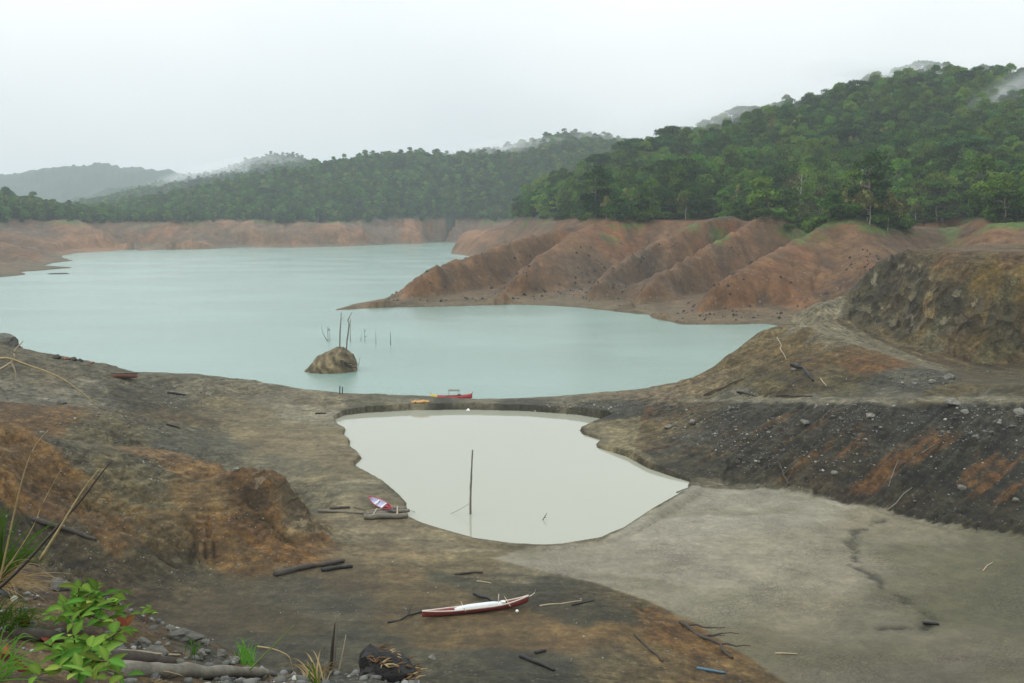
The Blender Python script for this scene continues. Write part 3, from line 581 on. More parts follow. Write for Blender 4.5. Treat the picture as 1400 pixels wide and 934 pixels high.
terf = FZg + 0.5 * fbm(FXg / 30, FYg / 30, 2, 221); frf = terf / 1.1 - np.floor(terf / 1.1)
FZg += bare * (sstep(0, .3, frf) - frf) * 0.25
FZg += sstep(1400, 2200, FYg) * ((ridged(FXg / 30, FYg / 30, 3, 231) - .5) * 10)       # far canopy
def line_d(lines):
    sel = (FYg < 520) & (FYg > 235); X_, Y_ = FXg[sel], FYg[sel]; d = np.full(X_.shape, 1e9)
    wx_ = X_ + 2.2 * fbm(X_ / 18, Y_ / 18, 3, 251); wy_ = Y_ + 2.2 * fbm(X_ / 18, Y_ / 18, 3, 252)
    for L in lines:
        P_ = [(u_ * math.exp(v_), math.exp(v_)) for u_, v_, z_ in L]
        for (xa, ya), (xb, yb) in zip(P_[:-1], P_[1:]):
            ex, ey = xb - xa, yb - ya; t_ = np.clip(((wx_ - xa) * ex + (wy_ - ya) * ey) / (ex * ex + ey * ey + 1e-9), 0, 1); d = np.minimum(d, np.hypot(wx_ - xa - t_ * ex, wy_ - ya - t_ * ey))
    o = np.full(FXg.shape, 1e3); o[sel] = d; return o
R_ = [FY((480, 419, 285), (530, 408, 295), (600, 374, 320), (655, 353, 345), (720, 328, 385), (770, 312, 420), (820, 301, 450)), FY((840, 302, 440), (800, 322, 400), (770, 342, 375), (735, 365, 345), (710, 392, 320), (690, 412, 304)),
      FY((1000, 302, 400), (960, 316, 385), (930, 333, 370), (880, 352, 345), (850, 375, 325), (812, 405, 305)), FY((930, 333, 370), (900, 372, 330), (860, 408, 298)), FY((1055, 303, 380), (1010, 325, 362), (985, 343, 345), (940, 368, 325), (900, 393, 300), (862, 420, 284)),
      FY((1165, 307, 340), (1120, 329, 320), (1070, 359, 300), (1020, 389, 280), (960, 417, 262), (905, 434, 258)), FY((1165, 307, 340), (1180, 340, 300), (1190, 375, 270)), FY((1340, 299, 350), (1360, 330, 300))]
V_ = [FY((905, 305, 425), (870, 335, 380), (810, 375, 338), (770, 408, 314)), FY((790, 312, 430), (760, 330, 398), (700, 362, 352), (650, 392, 323), (630, 412, 302)), FY((1030, 303, 400), (1000, 314, 388), (970, 340, 366), (930, 364, 346), (880, 397, 318), (846, 421, 290)),
      FY((1105, 312, 380), (1060, 347, 346), (1020, 367, 326), (950, 402, 305), (915, 421, 284)), FY((900, 352, 345), (880, 385, 322), (840, 412, 298)), FY((1290, 318, 360), (1270, 350, 305), (1230, 390, 262)), FY((1150, 340, 305), (1145, 380, 275), (1130, 415, 252))]
FD = bilin(fu[::2], fv, drain((FZg + fbm(FXg / 4, FYg / 4, 3, 263) * .35 * bare)[:, ::2], .0028, .0038), FU.ravel(), FV.ravel()).reshape(FU.shape)
FZg -= np.clip(FD - 2.2, 0, 4.5) * bare * np.where(FYg < 520, .55, .6) * sstep(1.0, 5.0, FB)
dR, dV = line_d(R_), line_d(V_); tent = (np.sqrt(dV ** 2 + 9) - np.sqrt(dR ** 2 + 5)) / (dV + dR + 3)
FZg += np.where(dR < 200, 3.5 * tent * sstep(1.5, 9, FB) * (1 - sstep(23, 29, FB)), 0)
# fine rills running down the spurs
FZg += np.where(dR < 200, bare * 0.9 * (ridged((FXg + .45 * FYg) / 3.1, (FYg - .4 * FXg) / 30, 2, 261) - .6), 0)
# the shorelines: land stays above, lake bed below the water
head_poly = [atz(a, b, 0)[:2] for a, b in shore_front] + [(900, 300), (1500, 1500), (-60, 1150)] + [((px - 700) / F * Y_, Y_) for px, Y_ in [(605, 1100), (640, 1050), (655, 930), (640, 850), (620, 780), (618, 745), (640, 695), (655, 665), (668, 640), (695, 560), (700, 470), (655, 408), (600, 368), (530, 325), (480, 300)]]
far_poly = [atz(a, b, 0)[:2] for a, b in shore_far] + [(-60, 1150), (1500, 1500), (1500, 5200), (-3500, 5200), (-1500, 500)]
wx = FXg + 3.0 * fbm(FXg / 14, FYg / 14, 3, 241) * sstep(0, 900, FYg); wy = FYg + 4.0 * fbm(FXg / 14, FYg / 14, 3, 242) * sstep(0, 900, FYg)
fsd_ = np.maximum(poly_sd(head_poly, wx, wy), poly_sd(far_poly, wx, wy))
land = 0.25 + 0.09 * np.minimum(fsd_, 25)
FZg = np.where(fsd_ > 0, np.maximum(FZg, land), np.where((fsd_ > -25), np.minimum(FZg, 0.12 * fsd_ - .05), np.minimum(FZg, np.where(FXg < 60, -2.0, 99))))
def far_z(X, Y):
    X = np.atleast_1d(np.asarray(X, float)); Y = np.atleast_1d(np.asarray(Y, float))
    return bilin(fu, fv, FZg, X / Y, np.log(Y))
# colours
def C(r, g, b): return lin(r, g, b) * EV
n1 = fbm(FXg / 40, FYg / 40, 4, 301); n2 = fbm(FXg / 7, FYg / 14, 4, 302); n3 = fbm(FXg / 90 + 2, FYg / 90, 3, 303)
def mixn(a, b, k): return a * (1 - k[..., None]) + b * k[..., None]
fc = np.broadcast_to(C(108, 80, 52), FZg.shape + (3,)).copy()
fc = mixn(fc, C(124, 82, 50), sstep(0.05, 0.6, n1 + 0.3 * n2) * .85)
fc = mixn(fc, C(96, 78, 58), sstep(0.05, 0.5, -n1 + 0.3 * n2) * .8)
fc = mixn(fc, C(132, 100, 72), sstep(0.25, 0.6, n2) * .45)
fc = mixn(fc, C(86, 66, 50), sstep(0.2, 0.6, -n2) * .7)
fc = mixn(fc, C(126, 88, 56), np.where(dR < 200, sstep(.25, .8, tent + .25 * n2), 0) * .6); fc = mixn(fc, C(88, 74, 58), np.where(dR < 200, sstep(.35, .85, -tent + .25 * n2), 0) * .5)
fc = mixn(fc, C(104, 94, 72), (1 - sstep(0.5, 3.5, FZg + n2)) * .75)                 # muddy foot near the water
fc = mixn(fc, C(146, 106, 74), sstep(650, 800, FYg) * sstep(0.55, 0.85, fan + .12 * n2) * .8); fc = mixn(fc, C(100, 82, 66), sstep(650, 800, FYg) * sstep(0.55, 0.3, fan + .12 * n2) * .7)
fc = mixn(fc, C(84, 102, 42), sstep(17, 25, FZg + 5 * n1) * sstep(0.12, 0.36, fbm(FXg / 22, FYg / 22, 3, 305)) * .9)
gpx = 700 + FU * F
hol = np.zeros_like(FZg)
for gx_, gy_, wx_, wy_ in [(1090, 316, 40, 12), (862, 309, 30, 8), (980, 322, 16, 12), (1295, 322, 22, 14), (1200, 312, 45, 6), (1395, 305, 30, 8)]:
    x_, y_, z_ = aty(gx_, gy_, 375); hol = np.maximum(hol, np.exp(-((gpx - gx_) / wx_) ** 2 - ((FZg - z_) / (wy_ / F * 375)) ** 2) * (FYg < 480) * (FYg > 300))
fc = mixn(fc, C(84, 108, 40), sstep(.35, .95, hol + .7 * fbm(FXg / 3, FYg / 5, 4, 308, .6)) * .8)
fc = mixn(fc, C(44, 62, 30), sstep(24.5, 28, FZg + 2.0 * n2))
fc *= .92 * (1 + 0.20 * n2 + 0.14 * fbm(FXg / 1.8, FYg / 4, 3, 306))[..., None]
bandf = vnoise(terf / 0.35, n3 * 2, 307); fc *= (1 + 0.13 * bandf * bare)[..., None]
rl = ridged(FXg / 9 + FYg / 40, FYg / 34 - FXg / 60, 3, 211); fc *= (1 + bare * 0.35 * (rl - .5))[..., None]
fc = np.clip(fc, 0.012, 0.8)
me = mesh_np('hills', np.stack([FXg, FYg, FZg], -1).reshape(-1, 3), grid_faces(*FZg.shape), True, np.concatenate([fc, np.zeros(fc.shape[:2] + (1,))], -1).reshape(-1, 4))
M_HILL = soil_mat('hill_soil', crack=False, bumpd=0.5, gscale=0.45, soft=.5)
tag(link('hills', me, M_HILL), 'bare red-brown banks and green hills round the lake', kind='structure')

# ================================================================== WATER
def water_mat(name, col, rough, wave, wscale, bumpd):
    m, t, p, o = nodes(name)
    geo = N(t, 'ShaderNodeNewGeometry')
    mp_ = N(t, 'ShaderNodeMapping'); mp_.inputs['Scale'].default_value = (.6, 1.0, 1); t.links.new(geo.outputs['Position'], mp_.inputs[0])
    n = N(t, 'ShaderNodeTexNoise', Scale=wscale, Detail=4.0, Roughness=0.6); t.links.new(mp_.outputs[0], n.inputs['Vector'])
    b = N(t, 'ShaderNodeBump', Strength=wave, Distance=bumpd); t.links.new(n.outputs[0], b.inputs['Height']); t.links.new(b.outputs[0], p.inputs['Normal'])
    nl = N(t, 'ShaderNodeTexNoise', Scale=0.03, Detail=3.0); t.links.new(mp_.outputs[0], nl.inputs['Vector'])
    r = ramp(t, [(0.3, 0.965), (0.7, 1.03)]); t.links.new(nl.outputs[0], r.inputs[0])
    t.links.new(mixc(t, 1.0, col, r.outputs[0], 'MULTIPLY'), p.inputs['Base Color'])
    rw = ramp(t, [(0.38, rough * .88), (0.62, rough * 1.12)]); t.links.new(nl.outputs[0], rw.inputs[0]); t.links.new(rw.outputs[0], p.inputs['Roughness']); p.inputs['IOR'].default_value = 1.33; p.inputs['Specular IOR Level'].default_value = 0.5
    return m
M_LAKE = water_mat('lake_water', tuple(lin(122, 145, 136)), 0.20, 0.35, 1.6, 0.25)
M_POND = water_mat('pond_water', tuple(lin(146, 147, 132)), 0.05, 0.06, 2.5, 0.05)
lv = np.geomspace(134, 2400, 40); lu = np.linspace(-1.0, 1.0, 60); LU, LY = np.meshgrid(lu, lv)
me = mesh_np('lake_water', np.stack([LU * LY, LY, np.zeros_like(LY)], -1).reshape(-1, 3), grid_faces(*LY.shape), True)
tag(link('lake_water', me, M_LAKE), 'pale turquoise turbid lake filling the valley', kind='structure')
bm = bmesh.new(); x0 = sum(p[0] for p in pond_xy) / len(pond_xy); y0 = sum(p[1] for p in pond_xy) / len(pond_xy)
vs = []
for x, y in pond_xy:
    d = math.hypot(x - x0, y - y0); vs.append(bm.verts.new((x + (x - x0) / d * .9, y + (y - y0) / d * .9, POND_Z)))
bm.faces.new(vs); bmesh.ops.triangulate(bm, faces=bm.faces[:]); me = bpy.data.meshes.new('pond_water'); bm.to_mesh(me); bm.free()
tag(link('pond_water', me, M_POND), 'milky grey-white pond in the dry lake bed', kind='structure')
# ================================================================== FOREST
def leaf_mat(name, col, var=0.5, hue=0.03, trans=0.3):
    m = bpy.data.materials.new(name); m.use_nodes = True; t = m.node_tree; t.nodes.clear()
    o = t.nodes.new('ShaderNodeOutputMaterial')
    oi = N(t, 'ShaderNodeObjectInfo'); at = N(t, 'ShaderNodeAttribute', attribute_name='soil')
    r = ramp(t, [(0.0, 1 - var), (1.0, 1 + var)]); t.links.new(oi.outputs['Random'], r.inputs[0])
    c = mixc(t, 1.0, col, r.outputs[0], 'MULTIPLY')
    c = mixc(t, 1.0, c, at.outputs['Color'], 'MULTIPLY')
    h = N(t, 'ShaderNodeHueSaturation'); mr = N(t, 'ShaderNodeMapRange'); mr.inputs[3].default_value = 0.5 - hue; mr.inputs[4].default_value = 0.5 + hue * 0.6
    mul = N(t, 'ShaderNodeMath', operation='MULTIPLY'); mul.inputs[1].default_value = 7.31; fr_ = N(t, 'ShaderNodeMath', operation='FRACT')
    t.links.new(oi.outputs['Random'], mul.inputs[0]); t.links.new(mul.outputs[0], fr_.inputs[0]); t.links.new(fr_.outputs[0], mr.inputs[0]); t.links.new(mr.outputs[0], h.inputs['Hue'])
    t.links.new(c, h.inputs['Color'])
    d = N(t, 'ShaderNodeBsdfDiffuse'); tr = N(t, 'ShaderNodeBsdfTranslucent'); ms = N(t, 'ShaderNodeMixShader'); ms.inputs[0].default_value = trans
    t.links.new(h.outputs[0], d.inputs[0]); t.links.new(h.outputs[0], tr.inputs[0]); t.links.new(d.outputs[0], ms.inputs[1]); t.links.new(tr.outputs[0], ms.inputs[2]); t.links.new(ms.outputs[0], o.inputs[0])
    return m
M_BARK = simple_mat('bark', (0.16, 0.13, 0.10), 0.9, 0.35, 3.0, 0.6, stretch=(3, 3, 0.6))
M_PALEBARK = simple_mat('pale_bark', (0.42, 0.38, 0.32), 0.9, 0.3, 3.0, 0.4, stretch=(3, 3, 0.6))

def leaf_cloud(rng, clumps, per, size, flat=0.35, sag=0.0):
    """quads spread over the shells of the clumps: (centre, radii) -> verts, faces, tint"""
    V = []; T = []
    for c, rad in clumps:
        n = int(per * (0.7 + 0.6 * rng.random()))
        d = rng.normal(size=(n, 3)); d /= np.linalg.norm(d, axis=1)[:, None]
        d[:, 2] = np.where(d[:, 2] < -0.3, -d[:, 2] * 0.8, d[:, 2])
        r = 0.62 + 0.58 * rng.random(n)
        p = np.asarray(c) + d * np.asarray(rad) * r[:, None]
        nrm = d + rng.normal(size=(n, 3)) * 0.6; nrm[:, 2] += flat; nrm /= np.linalg.norm(nrm, axis=1)[:, None]
        a = np.cross(nrm, rng.normal(size=(n, 3))); a /= np.linalg.norm(a, axis=1)[:, None]; b = np.cross(nrm, a)
        s = size * (0.6 + 0.8 * rng.random(n))[:, None]
        q = np.stack([p - a * s, p - b * s * 0.55 + a * s * 0.1, p + a * s, p + b * s * 0.6], 1)
        q[:, 2, 2] -= sag * s[:, 0]
        V.append(q.reshape(-1, 3))
        tint = (0.62 + 0.76 * rng.random()) * (0.85 + 0.3 * rng.random(n)); T.append(np.repeat(tint, 4))
    V = np.concatenate(V); T = np.concatenate(T)
    return V, np.arange(len(V)).reshape(-1, 4), np.stack([T * (0.92 + 0.16 * T * 0.5), T, T * 0.95], 1)
def crown_mesh(name, seed, kind, mat):
    rng = np.random.default_rng(seed); cl = []
    if kind == 'round':
        H, R = 11.0, 4.6
        for i in range(22):
            a = rng.random() * 6.28; e = rng.random() ** 0.8; rr = R * 0.9 * math.sqrt(1 - (e - .25) ** 2 * .9) * (0.35 + .65 * rng.random())
            s = 0.9 + 1.3 * rng.random() ** 1.5; cl.append(((rr * math.cos(a), rr * math.sin(a), 0.6 + e * 8.9), (s * 1.15, s * 1.15, s * .85)))
        V, Fc, T = leaf_cloud(rng, cl, 115, 0.40)
    elif kind == 'tall':
        for i in range(24):
            a = rng.random() * 6.28; e = rng.random(); rr = 3.6 * math.sin(math.pi * (0.12 + 0.80 * e)) * (0.3 + .7 * rng.random())
            s = 0.8 + 1.1 * rng.random(); cl.append(((rr * math.cos(a), rr * math.sin(a), 0.6 + e * 13.0), (s, s, s * .9)))
        V, Fc, T = leaf_cloud(rng, cl, 105, 0.42)
    elif kind == 'spread':
        for i in range(20):
            a = rng.random() * 6.28; rr = 6.5 * math.sqrt(rng.random()); s = 1.3 + 0.7 * rng.random()
            cl.append(((rr * math.cos(a), rr * math.sin(a), 12.2 - 0.05 * rr * rr + rng.normal() * .5), (s * 1.5, s * 1.5, s * .6)))
        V, Fc, T = leaf_cloud(rng, cl, 90, 0.40)
    elif kind == 'bush':
        for i in range(12):
            a = rng.random() * 6.28; rr = 3.0 * math.sqrt(rng.random()); s = 0.9 + 0.7 * rng.random()
            cl.append(((rr * math.cos(a), rr * math.sin(a), 0.5 + 2.4 * rng.random()), (s * 1.2, s * 1.2, s * .9)))
        V, Fc, T = leaf_cloud(rng, cl, 110, 0.36, sag=0.3)
    elif kind == 'feather':
        for i in range(26):
            a = rng.random() * 6.28; rr = 3.6 * rng.random(); s = 0.7 + 0.5 * rng.random(); h = 8.5 - 0.25 * rr * rr + rng.normal() * .8
            cl.append(((rr * math.cos(a), rr * math.sin(a), max(h, 1.5)), (s * .8, s * .8, s * 1.6)))
        V, Fc, T = leaf_cloud(rng, cl, 60, 0.36, flat=0.0, sag=.8)
    elif kind == 'palm':
        qs = []
        for i in range(17):
            a = i * 2.4 + rng.random() * .5; up = rng.uniform(-0.25, 1.0); L = rng.uniform(3.0, 4.0); prev = None
            for j in range(9):
                tt = j / 8.0; rr = L * tt * math.cos(up * .6); z = 8.0 + L * (math.sin(up) * tt - 0.75 * tt * tt)
                w_ = 0.62 * math.sin(math.pi * (0.12 + 0.86 * tt)); ca, sa = math.cos(a), math.sin(a)
                row = [(rr * ca - w_ * sa, rr * sa + w_ * ca, z - w_ * .45), (rr * ca, rr * sa, z), (rr * ca + w_ * sa, rr * sa - w_ * ca, z - w_ * .45)]
                if prev: qs += [prev[0], prev[1], row[1], row[0], prev[1], prev[2], row[2], row[1]]
                prev = row
        V = np.array(qs); Fc = np.arange(len(V)).reshape(-1, 4); T = np.ones((len(V), 3)) * np.repeat(0.8 + 0.4 * rng.random(len(V) // 4), 4)[:, None]
    me_ = mesh_np(name, V, Fc, False, T); me_.materials.append(mat); return me_
def tube(bm, pts, radii, seg=6, cap=True):
    rings = []
    pts = [Vector(p) for p in pts]
    for i, p in enumerate(pts):
        d = (pts[min(i + 1, len(pts) - 1)] - pts[max(i - 1, 0)]).normalized()
        ref = Vector((0, 0, 1)) if abs(d.z) < 0.9 else Vector((1, 0, 0))
        a = d.cross(ref).normalized(); b = d.cross(a)
        rings.append([bm.verts.new(p + (a * math.cos(6.28318 * k / seg) + b * math.sin(6.28318 * k / seg)) * radii[i]) for k in range(seg)])
    for r0, r1 in zip(rings[:-1], rings[1:]):
        for k in range(seg): bm.faces.new((r0[k], r0[(k + 1) % seg], r1[(k + 1) % seg], r1[k]))
    if cap:
        bm.faces.new(rings[0][::-1]); bm.faces.new(rings[-1])
def bm_mesh(name, bm, smooth=True):
    bmesh.ops.recalc_face_normals(bm, faces=bm.faces[:])
    me_ = bpy.data.meshes.new(name); bm.to_mesh(me_); bm.free()
    if smooth: me_.polygons.foreach_set('use_smooth', np.ones(len(me_.polygons), bool))
    return me_
def trunk_mesh(name, seed, kind):
    rng = random.Random(seed); bm = bmesh.new()
    h = {'round': 8.0, 'tall': 12.0, 'spread': 11.5, 'bush': 1.8, 'feather': 7.5, 'palm': 8.0}[kind]; r = {'bush': .08, 'palm': .16, 'feather': .15}.get(kind, .26)
    sway = [(rng.uniform(-.3, .3) * i, rng.uniform(-.3, .3) * i) for i in range(5)]
    P_ = [(sway[i][0] * .5, sway[i][1] * .5, -1.0 + (h + 1.0) * i / 4) for i in range(5)]
    tube(bm, P_, [r * (1.25 - .18 * i) for i in range(5)])
    if kind in ('round', 'tall', 'spread', 'feather'):
        for k in range(6):
            a = rng.uniform(0, 6.28); z0 = h * rng.uniform(.4, .85); L = {'spread': 5.5, 'round': 3.0, 'tall': 2.2, 'feather': 2.6}[kind] * rng.uniform(.7, 1)
            up = h * .95 - z0 if kind == 'spread' else L * .5
            tube(bm, [(0, 0, z0), (math.cos(a) * L * .5, math.sin(a) * L * .5, z0 + up * .6), (math.cos(a) * L, math.sin(a) * L, z0 + up)], [r * .5, r * .35, r * .12], 5)
    me_ = bm_mesh(name, bm); return me_

KINDS = [  # (kind, colour, variation, label noun)
    ('round', (0.034, 0.079, 0.019), 'dark green rounded broadleaf tree'), ('round', (0.057, 0.120, 0.022), 'mid green rounded broadleaf tree'), ('tall', (0.040, 0.089, 0.022), 'tall narrow dark green tree'),
    ('tall', (0.071, 0.142, 0.022), 'tall fresh green tree'), ('spread', (0.033, 0.071, 0.022), 'flat-topped dark green tree'), ('bush', (0.082, 0.146, 0.026), 'low bright green bush'),
    ('feather', (0.146, 0.155, 0.052), 'feathery yellow-green bamboo clump'), ('palm', (0.065, 0.120, 0.026), 'palm with drooping fronds'), ('round', (0.103, 0.181, 0.026), 'light lime green rounded tree')]
PROTO = []
for i, (k, colr_, lab) in enumerate(KINDS):
    mt = leaf_mat('leaves_' + lab.replace(' ', '_').replace('-', '_'), colr_)
    tm = trunk_mesh('trunk', 50 + i, k); tm.materials.append(M_PALEBARK if k in ('feather',) else M_BARK)
    PROTO.append((crown_mesh('crown', 500 + i, k, mt), tm))
def scatter(x0, x1, y0, y1, step, seed):
    rng = np.random.default_rng(seed)
    gx, gy = np.meshgrid(np.arange(x0, x1, step), np.arange(y0, y1, step))
    return gx.ravel() + rng.uniform(-.5, .5, gx.size) * step, gy.ravel() + rng.uniform(-.5, .5, gx.size) * step, rng
def to_px(X, Y, Zz):
    dz = Zz - CAMZ; f = Y * CP - dz * SP; up = Y * SP + dz * CP
    return 700 + F * X / f, 467 - F * up / f
# ---- right-hand hill
X, Y, rng = scatter(-60, 720, 325, 860, 5.5, 801)
zz = far_z(X, Y); px, py = to_px(X, Y, zz)
dip = 5.0 * np.exp(-((px - 1090) / 40) ** 2) + 2.5 * np.exp(-((px - 1205) / 50) ** 2) + 3.0 * np.exp(-((px - 1385) / 40) ** 2) + 1.5 * np.exp(-((px - 870) / 40) ** 2)
ok = (zz > 25.5 - dip + 3.5 * fbm(X / 22, Y / 22, 3, 811)) & (px > 640) & (px < 1640) & (Y < 850 + 0 * X)
X, Y, zz, px, py = X[ok], Y[ok], zz[ok], px[ok], py[ok]
edge = sstep(33, 25.5, zz)
r = rng.random(len(X)); band = fbm(X / 35, Y / 35, 3, 821)
kind = np.where(r < .34, 0, np.where(r < .56, 1, np.where(r < .72, 2, np.where(r < .86, 3, np.where(r < .90, 4, np.where(r < .93, 8, np.where(r < .96, 6, np.where(r < .985, 7, 1))))))))
kind = np.where((edge > .5) & ((rng.random(len(X)) < .6) | (zz < 24)), np.where(rng.random(len(X)) < .86, 5, 6), kind)
kind = np.where((band > .25) & (kind == 0), 3, kind)
kind = np.where((zz < 48) & (px > 1030) & (rng.random(len(X)) < .35) & (kind != 5), np.where(rng.random(len(X)) < .5, 3, 8), kind)
scale = 0.78 + 0.75 * rng.random(len(X)) ** 2.0; scale *= np.where(kind == 5, 0.75, 1) * (1 + 0.12 * edge) * np.where(kind == 4, np.where(rng.random(len(X)) < .3, 1.25, .85), 1)
rot = rng.random(len(X)) * 6.283
order = np.argsort(Y + 3000 * ((px < 660) | (px > 1405) | (zz > 95)))
single = set(order[:230].tolist())
def where(px_, Y_):
    side = 'at the far left tip of the wood' if px_ < 790 else 'above the long red spit' if px_ < 930 else 'above the middle red spurs' if px_ < 1060 else 'above the tallest red spur' if px_ < 1200 else 'behind the rock cliff' if px_ < 1310 else 'behind the cliff at the right edge'
    return side
def plant(k, x, y, z, s, rz, label=None, group=None, name=None, cat='tree'):
    nm = name or {'bush': 'bush', 'palm': 'palm_tree', 'feather': 'bamboo_clump'}.get(KINDS[k][0], 'broadleaf_tree')
    root = thing(nm, label, cat if name else {'bush': 'bush', 'palm': 'palm', 'feather': 'bamboo'}.get(KINDS[k][0], 'tree'), (x, y, z), rz, group)
    root.scale = (s, s, s)
    c = link('crown', PROTO[k][0], None, root); link('trunk', PROTO[k][1], None, root)
    return c
CROWN = {}
for i in sorted(single):
    k = int(kind[i]); c = plant(k, float(X[i]), float(Y[i]), float(zz[i]) - .3, float(scale[i]), float(rot[i]), KINDS[k][2] + (' at the wood edge ' if edge[i] > .5 else ' inside the wood ') + where(px[i], Y[i]).replace('at the far left', 'near the left'), KINDS[k][2].replace('bush', 'bushe') + 's of the right-hand wood')
    CROWN.setdefault(k, c)
# bushes spilling over the tops of the red banks
bxx = rng.uniform(60, 180, 1500); byy = rng.uniform(325, 410, 1500); bzz = far_z(bxx, byy); bpx, _ = to_px(bxx, byy, bzz)
lim = np.select([(bpx > 1035) & (bpx < 1135), (bpx > 1150) & (bpx < 1262)], [20.5, 22.5], 99) + 2.2 * fbm(bxx / 6, byy / 6, 2, 831)
nb = 0
for i in np.argsort(byy):
    if lim[i] < bzz[i] < 27 and nb < 70:
        nb += 1; k = int(rng.choice([5, 5, 5, 8, 6])); sc_ = float(rng.uniform(.6, 1.25)) * (.55 if k == 8 else 1)
        plant(k, float(bxx[i]), float(byy[i]), float(bzz[i]) - .2, sc_, float(rng.random() * 6.28), KINDS[k][2] + (' spilling down the hollow left of the tallest red spur' if bpx[i] < 1140 else ' hanging over the top of the tallest red spur'), KINDS[k][2].replace('bush', 'bushe') + 's of the right-hand wood')
# skyline trees one can name
for (tpx, Y_, k, s, lab) in [(1010, 752, 4, 1.55, 'large flat-topped tree with open crown on the skyline, tallest left of the summit'),
                             (941, 752, 4, 1.05, 'dark umbrella-shaped tree on the left skyline of the wooded hill'),
                             (1248, 812, 4, 1.7, 'broad layered tree crowning the misty summit of the wooded hill'),
                             (905, 745, 4, .9, 'small flat-crowned tree low on the left skyline of the wooded hill')]:
    x_ = (tpx - 700) / F * Y_ * 1.0; z_ = float(far_z(x_, Y_)[0]); c = plant(k, x_, Y_, z_ - .5, s, 1.3 * s, lab, name='emergent_tree'); CROWN.setdefault(k, c)
for k in range(len(KINDS)):
    if k not in CROWN:
        CROWN[k] = plant(k, 60 + 9 * k, 470, float(far_z(60 + 9 * k, 470)[0]), 1.0, 0.3 * k, KINDS[k][2] + ' deep inside the right-hand wood', KINDS[k][2].replace('bush', 'bushe') + 's of the right-hand wood')
# ---- the rest of each wood as one mass, instanced on points
def forest(name, label, X, Y, zz, kind, scale, rot):
    me_ = bpy.data.meshes.new(name); me_.vertices.add(len(X)); me_.vertices.foreach_set('co', np.stack([X, Y, zz - .3], 1).astype(np.float32).ravel())
    for nm, arr, ty in (('kind', kind, 'INT'), ('size', scale, 'FLOAT'), ('turn', rot, 'FLOAT')):
        a = me_.attributes.new(nm, ty, 'POINT'); a.data.foreach_set('value', np.asarray(arr, np.int32 if ty == 'INT' else np.float32))
    o = link(name, me_); tag(o, label, kind='stuff')
    ng = bpy.data.node_groups.new(name, 'GeometryNodeTree')
    ng.interface.new_socket('Geometry', in_out='INPUT', socket_type='NodeSocketGeometry'); ng.interface.new_socket('Geometry', in_out='OUTPUT', socket_type='NodeSocketGeometry')
    gi = ng.nodes.new('NodeGroupInput'); go = ng.nodes.new('NodeGroupOutput'); iop = ng.nodes.new('GeometryNodeInstanceOnPoints')
    gtoi = ng.nodes.new('GeometryNodeGeometryToInstance')
    infos = []
    for k in range(len(KINDS)):
        oi = ng.nodes.new('GeometryNodeObjectInfo'); oi.transform_space = 'ORIGINAL'; oi.inputs['Object'].default_value = CROWN[k]; oi.inputs['As Instance'].default_value = False; infos.append(oi)
    for oi in reversed(infos): ng.links.new(oi.outputs['Geometry'], gtoi.inputs[0])
    def attr(nm, ty):
        a = ng.nodes.new('GeometryNodeInputNamedAttribute'); a.data_type = ty; a.inputs['Name'].default_value = nm; return a.outputs['Attribute']
    cx = ng.nodes.new('ShaderNodeCombineXYZ'); ng.links.new(attr('turn', 'FLOAT'), cx.inputs[2])
    ng.links.new(gi.outputs[0], iop.inputs['Points']); ng.links.new(gtoi.outputs[0], iop.inputs['Instance']); iop.inputs['Pick Instance'].default_value = True
    ng.links.new(attr('kind', 'INT'), iop.inputs['Instance Index']); ng.links.new(cx.outputs[0], iop.inputs['Rotation']); ng.links.new(attr('size', 'FLOAT'), iop.inputs['Scale'])
    ng.links.new(iop.outputs[0], go.inputs[0])
    md = o.modifiers.new('trees', 'NODES'); md.node_group = ng
    return o
rest = np.array([i for i in range(len(X)) if i not in single])
forest('hillside_forest', 'dense green forest covering the right-hand hill', X[rest], Y[rest], zz[rest], kind[rest], scale[rest], rot[rest])
# ---- far ridge and its neighbours
X, Y, rng = scatter(-1000, 480, 720, 1560, 6.6, 803)
zz = far_z(X, Y); px, py = to_px(X, Y, zz)
ok = (zz > 23.0 + 3 * fbm(X / 25, Y / 25, 2, 812)) & (px > -120) & (px < 900) & ((Y > 900) | (px < 150))
X, Y, zz, px = X[ok], Y[ok], zz[ok], px[ok]
r = rng.random(len(X)); kind = np.select([r < .38, r < .64, r < .78, r < .91, r < .915, r < .95], [0, 1, 2, 3, 4, 6], 8)
scale = (0.8 + .6 * rng.random(len(X)) ** 2) * (0.75 + .25 * sstep(24, 40, zz))
forest('far_shore_forest', 'hazy forest on the ridge across the lake', X, Y, zz, kind, scale, rng.random(len(X)) * 6.283)
X, Y, rng = scatter(-860, -180, 1780, 2080, 7.5, 804)
zz = far_z(X, Y); px, py = to_px(X, Y, zz); ok = (px > 100) & (px < 560)
X, Y, zz = X[ok], Y[ok], zz[ok]; r = rng.random(len(X))
forest('misty_hill_forest', 'pale forest on the misty hill far behind the lake', X, Y, zz, np.select([r < .4, r < .7, r < .85], [0, 1, 2], 3), 0.8 + .35 * rng.random(len(X)), rng.random(len(X)) * 6.283)

